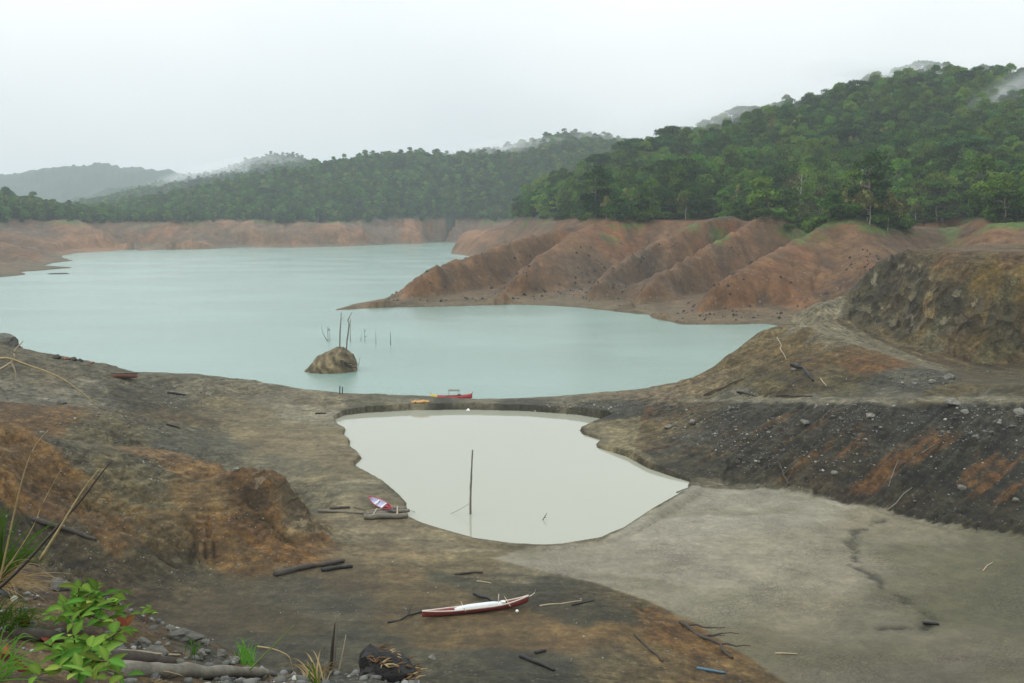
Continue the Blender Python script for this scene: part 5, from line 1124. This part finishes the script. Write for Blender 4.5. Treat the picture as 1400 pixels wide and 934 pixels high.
drowned('thin drowned stem just right of the short forked one', (451, 467), [[(451, 467), (450.8, 458), (451.5, 450)], [(450.8, 452), (449, 447)]], r=.08)
drowned('tall drowned trunk directly behind the islet trunks', (479, 467), [[(479, 467), (478.8, 452), (479, 436)]], r=.11)
drowned('tiny forked drowned twig right of the islet', (493.5, 466), [[(493.5, 466), (494.5, 457)], [(493.6, 465), (491.8, 461)]], r=.06)
drowned('bare drowned sapling with side twigs right of the islet', (498.8, 466), [[(498.8, 466), (498.5, 458), (498, 449)], [(498.6, 461), (502, 459)], [(498.4, 454), (500.5, 451)]], r=.08)
drowned('pale upright drowned stake in open water', (514, 472), [[(514, 472), (513.8, 462), (513.6, 452)]], r=.08)
drowned('rightmost dark drowned stake in open water', (534, 472), [[(534, 472), (534, 462), (533.8, 454)]], M_DRIFT, .10)
drowned('slanting twig in the water at the islet right foot', (489.5, 500), [[(489.5, 500), (491, 495), (492.3, 488)]], r=.08)
q = Vector(atz(81, 374.5, 0)); rock('tiny dark mud bank in the lake by the left shore', q, (5.5, 4, .5), 5, M_DARKROCK)
# ================================================================== PALE DEAD TREES IN THE WOOD
M_SNAG = simple_mat('bleached_snag', (.46, .42, .36), .9, .2, 3.0, .3)
for tpx, tpy, Y_, h_, lb in [(1008, 262, 505, 11, 'slim white dead trunk showing in the wood above the middle spurs'), (1383, 218, 500, 13, 'pale dead trunk among dark trees near the right edge of the wood'), (1085, 262, 455, 10, 'forked pale dead tree in the wood left of the tallest spur'), (1165, 250, 450, 12, 'buff dead tree with thin bare branches above the tallest red spur')]:
    x_ = (tpx - 700) / F * Y_; z_ = float(far_z(x_, Y_)[0]); h2 = max(h_, (aty(tpx, tpy - 22, Y_)[2] - z_)); o_ = Vector((x_, Y_ - 6, z_ - 1)); rg = random.Random(tpx); ln = [(wob(o_, o_ + Vector((.4, 0, h2 + 1)), 6, .015, tpx), (.30, .10))]
    for k in range(7):
        q_ = o_ + Vector((.3, 0, h2 * (.55 + .06 * k))); a_ = rg.uniform(0, 6.28); ln.append((wob(q_, q_ + Vector((math.cos(a_) * 2.6, math.sin(a_) * 2.6, 2.2)), 3, .05, tpx + k), (.12, .03)))
    wood('dead_tree', lb, 'dead tree', ln, M_SNAG)
# ================================================================== DRIFTWOOD AND DEBRIS ON THE BED
glog('thick split drift log on the mud below the brown spur', (376, 788), (470, 769), .24, M_DRIFT, 12, amp=.02, n=6)
glog('short dark log crossing the end of the thick split log', (440, 781), (482, 776), .17, M_CHAR, 13, n=4)
glog('drift log lying at the foot of the left brown slope', (46, 712), (132, 741), .20, M_DRIFT, 14, amp=.02)
glog('dark plank on the mud at the bottom centre', (712, 899), (758, 918), .13, M_CHAR, 15, name='plank', cat='plank', n=3, amp=.01)
glog('short dark chip of wood above the dark plank', (732, 894), (746, 891), .12, M_CHAR, 16, name='plank', cat='plank', n=2)
glog('branching dead bough at the edge of the pale mud flat', (930, 852), (1002, 902), .13, M_DRIFT, 17, name='dead_branch', cat='branch', branches=4, amp=.05, n=7)
glog('straight dark pole on the brown mound left of the bough', (868, 868), (906, 906), .08, M_DRIFT, 18, name='pole', cat='pole')
glog('dull blue pipe lying on the brown mound', (953, 915), (992, 922), .10, M_BLUE, 19, name='pipe', cat='pipe', n=2, amp=0)
glog('dark chunk of wood on the mud above the red boat', (622, 786), (660, 784), .10, M_DRIFT, 20, n=4, amp=.04)
glog('short pale stick on the mud above the red boat', (652, 795), (672, 798), .05, M_PALEWOOD, 21, name='stick', cat='stick', n=2)
glog('crooked root trailing left from the red boat', (530, 852), (606, 832), .07, M_CHAR, 22, name='root', cat='root', n=6, amp=.05, branches=2)
glog('pale curved twig on the brown mound right of the red boat', (738, 829), (795, 822), .05, M_PALEWOOD, 23, name='twig', cat='twig', n=4)
glog('dark stick on the mound right of the pale twig', (782, 828), (812, 822), .07, M_CHAR, 24, name='stick', cat='stick', n=3)
glog('tan stick on the green-grey mud at the right edge', (1344, 781), (1358, 769), .05, M_PALEWOOD, 25, name='stick', cat='stick', n=2)
glog('flat dark driftwood on the mud right of the channel', (1262, 853), (1284, 855), .12, M_CHAR, 26, n=3)
glog('pale stick lying at the bottom of the mud flat', (1060, 894), (1090, 895), .05, M_PALEWOOD, 27, name='stick', cat='stick', n=2)
glog('bleached pole on the dark embankment, upper one', (1248, 628), (1278, 609), .07, M_ROCK, 28, name='pole', cat='pole', n=3)
glog('thin upright-leaning stick on the dark embankment', (1215, 666), (1228, 630), .05, M_GREYWOOD, 29, name='stick', cat='stick', n=3)
glog('tan stick near the foot of the dark embankment', (1213, 698), (1247, 668), .06, M_GREYWOOD, 30, name='stick', cat='stick', n=3)
glog('forked dead branch at the foot of the embankment by the mud flat', (1078, 664), (1064, 632), .09, M_DRIFT, 31, name='dead_branch', cat='branch', branches=3, n=5)
glog('black twisted log on the mound above the track', (1082, 500), (1112, 522), .22, M_CHAR, 32, n=5, amp=.10)
glog('long thin dark branch up the front of the mound', (962, 541), (1048, 508), .09, M_DRIFT, 33, name='dead_branch', cat='branch', n=7)
glog('dark branch lying beside the track on the mound foot', (1052, 539), (1098, 518), .09, M_DRIFT, 34, name='dead_branch', cat='branch', branches=1, n=5)
glog('charred log beside the gravel track', (1008, 537), (1030, 542), .14, M_CHAR, 35, n=3)
glog('fallen log along the far edge of the gravel track', (1062, 542), (1110, 543), .13, M_DRIFT, 36, n=4)
glog('pale dead branch hanging down the brown mound', (1062, 462), (1075, 492), .06, M_PALEWOOD, 37, name='dead_branch', cat='branch', branches=1, n=5)
glog('short pale stick on the mound right of the black log', (1122, 518), (1130, 528), .07, M_PALEWOOD, 38, name='stick', cat='stick', n=2)
glog('black drift log on the gravel of the left bank', (229, 538), (254, 541), .18, M_CHAR, 39, n=3)
glog('dark stick on the left mud above the spur', (228, 581), (246, 586), .12, M_CHAR, 40, name='stick', cat='stick', n=3)
glog('dark stick at the left pond shore far end', (431, 566), (446, 566), .12, M_CHAR, 41, name='stick', cat='stick', n=3)
q = Vector(ground(156, 515)); e = Vector(ground(183, 521)); Ld = (e - q).length
dh = thing('derelict_boat', 'rust-brown derelict boat lying on the left gravel bank', 'boat', (q + e) / 2 + Vector((0, 0, .05)), math.atan2(e.y - q.y, e.x - q.x)); dh.rotation_euler = (-.25, 0, math.atan2(e.y - q.y, e.x - q.x))
link('hull', loft_mesh('hull', hull_secs(max(Ld, 3.6), 1.1, .55, .1, .1, 13)), M_RUST, dh); link('gunwale', gunwale_mesh(max(Ld, 3.6), 1.12, .55, .1, .1, .05), M_CHAR, dh)
for k, (px_, py_, s_, mt_, lb) in enumerate([(78, 490, .75, M_DARKROCK, 'black stump-like rock leftmost on the left shore'), (90, 492, .6, M_RUST, 'rust-brown lump in the row on the left shore'), (100, 493, .65, M_DARKROCK, 'black rock in the row on the left shore, right of the rust-brown lump'), (110, 494, .5, M_DARKROCK, 'small black rock ending the row on the left shore'), (124, 497, .45, M_RUST, 'small reddish lump apart at the right end of the left shore row'),
                                             (8, 470, 2.2, M_ROCK, 'large pale grey rock on the far left point'), (1304, 553, .8, M_ROCK, 'large pale boulder on the rim of the dark embankment'), (1393, 566, .7, M_ROCK, 'pale boulder below the embankment rim at the right edge'), (1318, 565, .5, M_ROCK, 'grey boulder just below the large rim boulder'),
                                             (1315, 668, .42, M_ROCK, 'lone pale boulder low on the dark embankment at the right'), (1388, 685, .36, M_ROCK, 'white stone low on the dark embankment near the right edge'), (1140, 648, .38, M_ROCK, 'white boulder among the orange streaks of the embankment'), (1100, 580, .6, M_ROCK, 'grey boulder high on the middle of the embankment'),
                                             (1190, 570, .5, M_ROCK, 'grey boulder under the embankment rim above the orange streaks'), (1334, 600, .45, M_ROCK, 'grey boulder in the rubble tongue on the right embankment'), (946, 578, .5, M_ROCK, 'grey boulder in the rubble gully at the embankment left end'), (915, 585, .6, M_GREYWOOD, 'tan boulder at the bottom of the rubble gully'), (84, 552, .55, M_ROCK, 'pale boulder on the left scarp below the track'),
                                             (266, 628, .22, M_ROCK, 'white stone on the crest of the brown spur'), (324, 643, .3, M_ROCK, 'pale stone on top of the spur nose'), (1085, 507, .4, M_ROCK, 'small grey boulder on the mound above the black log'), (1298, 518, .7, M_ROCK, 'grey boulder on the gravel heap beside the ramp'), (1275, 524, .5, M_ROCK, 'smaller boulder on the gravel heap left of the larger one'),
                                             (591, 901, .3, M_ROCK, 'pale stone on the mud at the bottom centre left')]):
    x, y, z = ground(px_, py_); rock(lb, (x, y, z + s_ * .2), (s_, s_ * .8, s_ * .62), 100 + k, mt_, 'boulder')
for k, (px_, top_) in enumerate([(464.5, 527.5), (468.0, 529)]):
    x, y, z = ground(px_, 539); zt = aty(px_, top_, y)[2]
    wood('stake', ['left one of two short stakes on the shore below the islet', 'right one of two short stakes on the shore below the islet'][k], 'stake', [([(x, y, z - .2), (x + .03, y, zt)], (.09, .07))], M_DRIFT)
x, y, z = ground(575, 551); sk = thing('sack_pile', 'heap of torn orange-yellow sacking on the dike', 'sacks', (x, y, z))
for k, (dx, dy, s_) in enumerate([(-.8, .1, .5), (0, 0, .65), (.75, .2, .45), (.2, .6, .5)]): link('sack', rock_mesh('sack', (s_, s_ * .7, .24), 200 + k, 2, .3, 3), M_ORANGE, sk, loc=(dx, dy, .1))
# ================================================================== LOOSE STONES, STUMPS (too many to count)
def stones(name, label, pts, mat, seed, zf, flat=.65):
    rng = np.random.default_rng(seed); bm = bmesh.new(); bmesh.ops.create_icosphere(bm, subdivisions=1, radius=1.0)
    base_v = np.array([v.co for v in bm.verts]); base_f = np.array([[v.index for v in f.verts] for f in bm.faces]); bm.free()
    n = len(pts); P_ = np.array(pts)
    shp = 1 + .45 * rng.normal(size=(n, len(base_v)))[:, :, None] * .5
    V = base_v[None] * np.clip(shp, .55, 1.5) * (P_[:, 2][:, None, None]) * np.stack([rng.uniform(.7, 1.3, n), rng.uniform(.7, 1.3, n), np.full(n, flat)], 1)[:, None, :]
    a = rng.uniform(0, 6.28, n); ca, sa = np.cos(a)[:, None], np.sin(a)[:, None]
    V = np.stack([V[..., 0] * ca - V[..., 1] * sa, V[..., 0] * sa + V[..., 1] * ca, V[..., 2]], -1)
    V[..., 0] += P_[:, 0][:, None]; V[..., 1] += P_[:, 1][:, None]; V[..., 2] += (zf(P_[:, 0], P_[:, 1]) + P_[:, 2] * .15)[:, None]
    F_ = (base_f[None] + (np.arange(n) * len(base_v))[:, None, None]).reshape(-1, 3)
    tone = np.where(rng.random(n) < .12, rng.uniform(1.4, 2.8, n), np.clip(rng.normal(.7, .28, n), .3, 1.4)); warm = rng.uniform(.9, 1.0, n)
    c = np.repeat(np.stack([tone, tone * (.95 + .05 * warm), tone * warm * .92], 1), len(base_v), 0) * .13
    return tag(link(name, mesh_np(name, V.reshape(-1, 3), F_, False, c), mat), label, kind='stuff')
m, t, p, o = nodes('loose_stone'); at = N(t, 'ShaderNodeAttribute', attribute_name='soil'); t.links.new(at.outputs['Color'], p.inputs['Base Color']); p.inputs['Roughness'].default_value = .85; M_STONE = m
rng = np.random.default_rng(55)
def spray(poly, n, smin, smax, clump=6, only=None):
    P_ = np.array([ground(*q)[:2] for q in poly]); lo, hi_ = P_.min(0), P_.max(0); out = []
    while len(out) < n:
        x = rng.uniform(lo[0], hi_[0], 4000); y = rng.uniform(lo[1], hi_[1], 4000); ok = (poly_sd(P_, x, y) > 0) & (fbm(x / clump, y / clump, 3, 71) + rng.normal(0, .25, 4000) > .05)
        s_ = smin * .7 + (smax * .62 - smin * .7) * rng.random(4000) ** 6
        out += list(zip(x[ok], y[ok], s_[ok]))
    return out[:n]
st_ = []
st_ += spray([(880, 553), (1000, 551), (1200, 552), (1400, 552), (1400, 640), (1300, 660), (1150, 640), (1000, 640), (920, 600)], 1700, .05, .30, 5)
st_ += spray([(1000, 560), (1400, 600), (1400, 730), (1280, 710), (1100, 672), (960, 650)], 350, .04, .22, 4)
st_ += spray([(1260, 600), (1320, 560), (1400, 556), (1400, 580), (1300, 610)], 190, .08, .42, 30)
st_ += spray([(1120, 560), (1200, 555), (1210, 600), (1150, 610)], 110, .08, .38, 30)
st_ += spray([(900, 580), (960, 565), (1010, 552), (1020, 560), (950, 590), (910, 598)], 150, .08, .40, 30)
st_ += spray([(700, 546), (850, 545), (900, 548), (880, 575), (820, 565), (720, 558)], 520, .05, .30, 5)
st_ += spray([(1215, 515), (1260, 508), (1320, 516), (1320, 530), (1230, 532)], 160, .08, .34, 30)
st_ += spray([(0, 545), (120, 545), (180, 560), (240, 605), (250, 625), (180, 612), (100, 600), (0, 590)], 900, .04, .30, 4)
st_ += spray([(150, 520), (260, 528), (300, 545), (240, 560), (170, 545)], 600, .04, .26, 4)
st_ += spray([(30, 590), (240, 620), (230, 700), (120, 650)], 500, .03, .18, 4)
st_ += spray([(60, 640), (420, 700), (400, 780), (200, 755), (0, 690)], 450, .03, .16, 4)
st_ += spray([(0, 700), (250, 770), (350, 800), (150, 805), (0, 800)], 500, .03, .15, 3)
st_ += spray([(250, 800), (560, 760), (900, 830), (1000, 900), (1050, 934), (300, 934)], 900, .02, .13, 5)
st_ += spray([(260, 540), (450, 545), (470, 640), (400, 640), (280, 620)], 260, .03, .16, 5)
st_ += spray([(930, 535), (1080, 450), (1190, 500), (1230, 530), (1000, 545)], 420, .03, .2, 5)
st_ += spray([(1100, 430), (1400, 480), (1400, 520), (1260, 500)], 260, .03, .16, 5)
stones('gravel_stones', 'loose pale stones scattered over the slopes of the reservoir bed', st_, M_STONE, 5, near_z)
# dark stumps and tufts dotted over the red banks
hx = rng.uniform(-60, 130, 30000); hy = rng.uniform(245, 430, 30000); hz_ = far_z(hx, hy)
ok = (hz_ > .8) & (hz_ < 17) & (fbm(hx / 14, hy / 14, 3, 73) + .5 * np.exp(-hz_ / 5) + rng.normal(0, .2, len(hx)) > .42)
hx, hy = hx[ok][:1300], hy[ok][:1300]
stones('bank_stumps', 'small dark stumps and tufts dotted over the red banks', np.stack([hx, hy, .12 + .38 * rng.random(len(hx)) ** 3], 1), M_DARKROCK, 6, far_z, 1.1)
# ================================================================== FOREGROUND STONES, LOGS, PLANTS
bst = []
while len(bst) < 1500:
    x = rng.uniform(-3.4, -.4); y = rng.uniform(4.0, 6.6)
    if fbm(np.array([x / .5]), np.array([y / .5]), 2, 75)[0] + .35 * (x + 2.2) + rng.normal(0, .25) > -.15: bst.append((x, y, .006 + .030 * rng.random() ** 4))
stones('bank_gravel', 'loose grey gravel on the near bank', bst, M_STONE, 8, lambda X_, Y_: np.array([bank_z(a, b) for a, b in zip(X_, Y_)]))
for k, (px_, py_, sx_, sy_, sz_, lb) in enumerate([(250, 876, .105, .06, .055, 'large flat grey stone on the near bank edge'), (281, 880, .05, .03, .02, 'small grey stone right of the large flat stone'), (212, 900, .07, .06, .05, 'brown-grey rounded stone above the near log'), (196, 884, .05, .05, .04, 'small grey stone left of the rounded stone'),
                                                   (303, 897, .055, .035, .035, 'blocky grey stone low on the near bank'), (276, 898, .03, .035, .035, 'small square stone left of the blocky one'), (80, 804, .12, .07, .05, 'smooth pale stone behind the leafy shrub'), (34, 862, .06, .05, .045, 'reddish dark stone beside the grass'), (150, 872, .05, .04, .03, 'small stone under the leafy shrub'),
                                                   (322, 905, .035, .025, .03, 'small upright stone right of the blocky stone'), (232, 862, .035, .03, .025, 'little grey stone behind the large flat stone'), (575, 930, .06, .04, .03, 'grey stone beside the charred stump')]):
    x, y, z = bank(px_, py_); rock(lb, (x, y, z + sz_ * .3), (sx_, sy_, sz_), 300 + k, M_ROCK, 'stone', 3, 'stone')
def blog(label, p0, p1, r, mat, seed, **kw): return glog(label, p0, p1, r, mat, seed, g=bank, **kw)
blog('weathered grey log half buried at the bottom edge', (160, 925), (365, 926), .045, M_GREYWOOD, 50, n=7, amp=.008)
blog('dark rotten log beneath the pale stick', (150, 908), (235, 914), .05, M_DRIFT, 51, n=5, amp=.01)
blog('pale peeled stick lying across the near bank', (152, 896), (246, 897), .010, M_PALEWOOD, 52, name='stick', cat='stick', n=5, amp=.01, lift=.02)
blog('dark rotten wood under the reddish stone by the grass', (20, 872), (95, 880), .04, M_DRIFT, 53, n=5, amp=.02)
# charred stump with a fibrous top
q = Vector(aty(528, 934, 5.1)); q.z = bank_z(q.x, q.y) + .03; sw = 5.3 / F
stp = thing('charred_stump', 'charred stump with ragged brown fibrous top at the bottom edge', 'stump', q)
bm = bmesh.new(); bmesh.ops.create_icosphere(bm, subdivisions=3, radius=1.0)
for v in bm.verts:
    c = v.co.copy(); nn = mnoise.fractal(c * 2.6 + Vector((7, 3, 1)), 1.0, 2.0, 4); v.co = Vector((c.x * .155 * (1 + .25 * nn) + .05 * max(0, -c.z), c.y * .11, c.z * (.125 - .055 * c.x) * (1 + .3 * nn)))
link('stump', bm_mesh('stump', bm, False), M_CHAR, stp)
rr = random.Random(4)
M_FIB = simple_mat('brown_fibre', (.13, .075, .035), .9, .5, 30, .5)
for k in range(110):
    a_ = rr.uniform(-.055, .15); b_ = rr.uniform(-.10, .08); zt = .115 - .055 * (a_ / .15) - .5 * max(0, a_ - .04) * .8; z0 = zt - .03
    d_ = Vector((rr.uniform(-.06, .08), rr.uniform(-.05, .05), rr.uniform(.0, .035)))
    link('fibre', stick_mesh('fibre', [([Vector((a_, b_, z0)), Vector((a_, b_, z0)) + d_ * .6, Vector((a_, b_, z0)) + d_ + Vector((0, 0, -.012))], (.006, .002))], (0, 0, 0), 4), M_FIB if k % 4 else M_STRAW, stp)
# ---- leaves
def green_leaf(name, col, trans=.35):
    m = leaf_mat(name, col, .5, .03, trans); return m
M_LEAF = green_leaf('shrub_leaf', (.085, .185, .030)); M_LEAF2 = green_leaf('shrub_leaf_yellowish', (.150, .240, .045)); M_GRASS = green_leaf('grass_blade', (.095, .20, .030)); M_DRYG = green_leaf('dry_grass_blade', (.34, .28, .13), .15)
M_DEAD = green_leaf('dead_leaf', (.16, .06, .03), .1); M_STEM = simple_mat('shrub_stem', (.10, .055, .035), .8, .3, 20, .3)
def leaf_mesh(name, L, W, curl, mat):
    V = []; Fc = []; n = 7; prof_ = [.04, .55, .9, 1.0, .85, .5, .03]
    for i in range(n):
        t = i / (n - 1); x = L * t; z = -curl * L * t * t
        V += [(x, -W / 2 * prof_[i], z + .16 * W * prof_[i]), (x, 0, z), (x, W / 2 * prof_[i], z + .16 * W * prof_[i])]
    for i in range(n - 1):
        for j in range(2): Fc.append((i * 3 + j, i * 3 + j + 1, i * 3 + j + 4, i * 3 + j + 3))
    me_ = mesh_np(name, np.array(V), np.array(Fc), True, np.tile(np.array([[.82, .86, .8], [1.35, 1.25, 1.3], [.9, .9, .9]]), (n, 1))); me_.materials.append(mat); return me_
LEAFS = [leaf_mesh('leaf', .105, .048, c_, m_) for c_, m_ in ((.25, M_LEAF), (.5, M_LEAF), (.1, M_LEAF2), (.35, M_LEAF))]
def shrub(label, base, tips, dist, seed, scale=1.0, name='leafy_shrub'):
    """stems grow from base to the tip pixels (at the given distance); leaves alternate along each stem"""
    rg = random.Random(seed); b0 = Vector(base); root = thing(name, label, 'shrub', b0)
    for (tx, ty, dd) in tips:
        tip = Vector(aty(tx, ty, dist + dd)) - b0; midp = tip * .5 + Vector((rg.uniform(-.03, .03), rg.uniform(-.03, .03), .04))
        pts = [Vector((0, 0, 0)), tip * .25 + Vector((0, 0, .03)), midp, tip * .8 + Vector((0, 0, .02)), tip]
        link('stem', stick_mesh('stem', [(pts, (.006, .0025))], (0, 0, 0), 5), M_STEM, root)
        nl = rg.randint(7, 9)
        for i in range(nl):
            t = .35 + .65 * i / (nl - 1); k = t * 4; j = min(3, int(k)); pos = pts[j].lerp(pts[j + 1], k - j)
            d_ = (pts[min(j + 1, 4)] - pts[j]).normalized(); a_ = i * 2.4 + rg.uniform(-.4, .4)
            side = Vector((math.cos(a_), math.sin(a_), rg.uniform(.05, .55))); dirv = (side + d_ * (.5 if i < nl - 1 else 1.6)).normalized()
            o = link('leaf', LEAFS[rg.randrange(4)], None, root); o.location = pos
            zax = (Vector((rg.uniform(-.3, .3), rg.uniform(-.5, .1), 1)) - dirv * dirv.z).normalized(); yax = zax.cross(dirv).normalized(); zax = dirv.cross(yax)
            o.rotation_euler = Matrix((dirv, yax, zax)).transposed().to_euler(); s_ = scale * rg.uniform(.65, 1.15) * (.75 + .35 * math.sin(math.pi * t)); o.scale = (s_, s_, s_)
    return root
shrub('broad-leaved green shrub in the bottom left corner', bank(112, 930), [(165, 862, 0), (100, 868, .1), (60, 880, 0), (150, 905, -.3), (125, 885, -.25), (80, 915, -.3), (172, 925, -.3), (50, 925, -.2), (110, 920, -.4), (140, 880, .05), (90, 895, -.1), (130, 930, -.5)], 3.55, 21, .95)
shrub('smaller green shrub behind the broad-leaved one', bank(96, 842), [(112, 800, 0), (160, 812, 0), (178, 840, 0), (150, 835, -.1), (125, 822, 0), (170, 862, -.1), (85, 832, 0), (75, 850, -.1), (110, 845, -.1), (140, 850, 0), (135, 808, .1), (165, 828, .1), (100, 855, -.2)], 4.75, 22, 1.05)
shrub('tiny green sprout right of the smaller shrub', bank(200, 852), [(198, 832, 0), (208, 838, 0)], 5.9, 23, .55, 'green_sprout')
# ---- grass
def blades_mesh(name, blades):
    V = []; Fc = []
    for pts, w_ in blades:
        k0 = len(V); n = len(pts)
        for i, p_ in enumerate(pts):
            p_ = Vector(p_); d_ = (Vector(pts[min(i + 1, n - 1)]) - Vector(pts[max(i - 1, 0)])).normalized(); s_ = d_.cross(Vector((.3, -1, .25))).normalized() * w_ * (1 - (i / (n - 1)) ** 2 * .92) * .5
            V += [p_ - s_, p_ + s_]
        for i in range(n - 1): Fc.append((k0 + 2 * i, k0 + 2 * i + 1, k0 + 2 * i + 3, k0 + 2 * i + 2))
    return mesh_np(name, np.array([tuple(v) for v in V]), np.array(Fc), True, np.ones((len(V), 3)))
def arc(b, tip, sag, n=9):
    b, tip = Vector(b), Vector(tip); c = (b + tip) / 2 + Vector((0, 0, sag)); return [b * (1 - t) ** 2 + c * 2 * t * (1 - t) + tip * t * t for t in [i / n for i in range(n + 1)]]
def tuft(name, label, base_px, dist, tips, n, mat, w_, seed, spread=.05, cat='grass', base=None):
    rg = random.Random(seed); b0 = Vector(base if base else bank(*base_px)); root = thing(name, label, cat, b0); bl = []
    for i in range(n):
        tx, ty = rg.choice(tips); tip = Vector(aty(tx + rg.uniform(-14, 14), ty + rg.uniform(-14, 14), dist + rg.uniform(-.35, .35))) - b0
        bl.append((arc((rg.uniform(-spread, spread), rg.uniform(-spread, spread), -.01), tip, rg.uniform(.03, .16)), w_ * rg.uniform(.6, 1.2)))
    me_ = blades_mesh('blades', bl); me_.materials.append(mat); link('blades', me_, None, root); return root
tuft('grass_tuft', 'long green grass tuft at the left edge', (-8, 800), 5.0, [(8, 700), (25, 712), (40, 730), (62, 745), (75, 718), (-10, 700), (30, 760), (55, 765), (10, 735)], 46, M_GRASS, .012, 61)
tuft('dry_grass', 'pale dry grass hanging below the left green tuft', (0, 800), 4.8, [(40, 790), (60, 800), (70, 815), (30, 815), (50, 770), (20, 830), (90, 790)], 34, M_DRYG, .006, 62)
tuft('grass_tuft', 'fine light green grass low at the left edge', (10, 860), 4.4, [(50, 840), (20, 835), (0, 840), (70, 850), (35, 825)], 60, M_GRASS, .005, 63, .12)
tuft('grass_tuft', 'thin arching grass at the bottom left corner', (-5, 925), 3.6, [(40, 880), (55, 905), (20, 870), (5, 890), (60, 925)], 26, M_GRASS, .006, 64)
tuft('dry_grass', 'curling straw-coloured grass clump beside the charred stump', (432, 935), 5.3, [(400, 905), (415, 895), (440, 902), (452, 925), (395, 925), (425, 930), (460, 915)], 40, M_DRYG, .008, 65, .05)
tuft('grass_tuft', 'small vivid green tuft on the near bank slope', (336, 896), 5.8, [(322, 884), (335, 880), (346, 885), (340, 890), (328, 892)], 40, M_GRASS, .006, 66, .05)
tuft('grass_tuft', 'few green blades behind the straw-coloured clump', (430, 938), 5.2, [(425, 912), (432, 918), (440, 915)], 16, M_GRASS, .008, 67, .03)
tuft('grass_tuft', 'sparse green blades among the near stones', (262, 898), 5.5, [(255, 888), (265, 884), (272, 890)], 18, M_GRASS, .005, 68, .06)
M_GREENSTEM = simple_mat('green_reed', (.12, .19, .03), .7, .3, 20, .2)
def bladed(name, label, pix, dist, w_, mat, cat='reed'):
    pts = [Vector(aty(a, b, dist + dd)) for a, b, dd in pix]; o_ = pts[0]; fine = []
    for i in range(len(pts) - 1):
        for k in range(4):
            t = k / 4; p0_, p1_, p2_, p3_ = pts[max(i - 1, 0)], pts[i], pts[i + 1], pts[min(i + 2, len(pts) - 1)]
            fine.append(.5 * ((2 * p1_) + (p2_ - p0_) * t + (2 * p0_ - 5 * p1_ + 4 * p2_ - p3_) * t * t + (3 * p1_ - p0_ - 3 * p2_ + p3_) * t ** 3))
    fine.append(pts[-1]); bm = bmesh.new(); tube(bm, [f - o_ for f in fine], [w_ * (1 - .75 * i / (len(fine) - 1)) for i in range(len(fine))], 5)
    return tag(link(name, bm_mesh(name, bm), mat, loc=o_), label, cat)
bladed('dry_reed', 'long dry grass stem arching in from the left edge over the bank', [(-60, 700, 0), (-40, 520, 0), (0, 490, 0), (40, 500, 0), (80, 515, 0), (110, 535, 0), (135, 556, 0)], 4.6, .0075, M_STRAW)
bladed('twig', 'white hooked twig at the left edge against the lake', [(-30, 560, 0), (-20, 520, 0), (16, 495, 0), (20, 480, 0), (32, 466, 0)], 4.6, .008, M_PALEWOOD, 'twig')
bladed('twig', 'short pale twig hanging from the hooked twig', [(15, 495, 0), (21, 508, 0), (21, 522, 0)], 4.6, .005, M_PALEWOOD, 'twig')
bladed('dry_reed', 'tall thin brown grass stem curving right at the left edge', [(-2, 800, 0), (10, 745, 0), (22, 690, 0), (35, 640, 0), (48, 610, 0), (66, 588, 0)], 4.9, .006, M_STRAW)
bladed('dead_stalk', 'dark dead stalk leaning right from the left tuft', [(-10, 812, 0), (30, 775, 0), (70, 730, 0), (110, 685, 0), (135, 652, 0), (152, 630, 0)], 4.7, .010, M_DRIFT, 'stalk')
bladed('dead_stalk', 'paler dead stalk crossing the dark one', [(55, 765, 0), (82, 722, 0), (95, 700, 0), (115, 668, 0), (135, 642, 0)], 4.65, .008, M_STRAW, 'stalk')
bladed('dry_reed', 'faint thin straw behind the two dead stalks', [(0, 790, 0), (40, 730, 0), (60, 685, 0), (86, 637, 0)], 5.1, .0035, M_STRAW)
bladed('dead_stalk', 'broken dark upright stalk left of the charred stump', [(452, 930, 0), (454, 890, 0), (456, 870, 0), (458, 852, 0)], 5.3, .014, M_DRIFT, 'stalk')
bladed('dead_stalk', 'pale pointed stalk beside the broken dark one', [(456, 925, 0), (459, 880, 0), (462, 840, 0)], 5.25, .009, M_GREYWOOD, 'stalk')
bladed('dead_stalk', 'thin pale stalk leaning toward the charred stump', [(458, 940, 0), (466, 905, 0), (473, 868, 0)], 5.2, .007, M_PALEWOOD, 'stalk')
bladed('dry_reed', 'long green-yellow blade arching at the bottom edge', [(315, 945, 0), (345, 912, 0), (375, 882, 0), (402, 855, 0)], 5.0, .006, M_GREENSTEM)
bladed('dry_reed', 'dry bent straw arch left of the straw clump', [(352, 884, 0), (375, 888, 0), (395, 898, 0), (400, 915, 0), (410, 938, 0)], 5.2, .006, M_STRAW)
bladed('dry_reed', 'thin dry arch over the near log', [(186, 940, 0), (200, 922, 0), (225, 918, 0), (250, 924, 0)], 4.4, .005, M_STRAW)
for k, (px_, py_) in enumerate([(56, 880), (62, 892), (18, 905), (8, 890), (162, 862), (172, 868), (40, 925), (30, 868)]):
    x, y, z = bank(px_, py_); o = link('dead_leaf', leaf_mesh('dead_leaf', .10, .055, .3, M_DEAD), None, loc=(x, y, z + .03), rot=(.4 * k, .5 - .2 * k, 1.7 * k))
    tag(o, 'reddish-brown dead leaf on the near bank', 'dead leaf', 'dead leaves on the near bank')
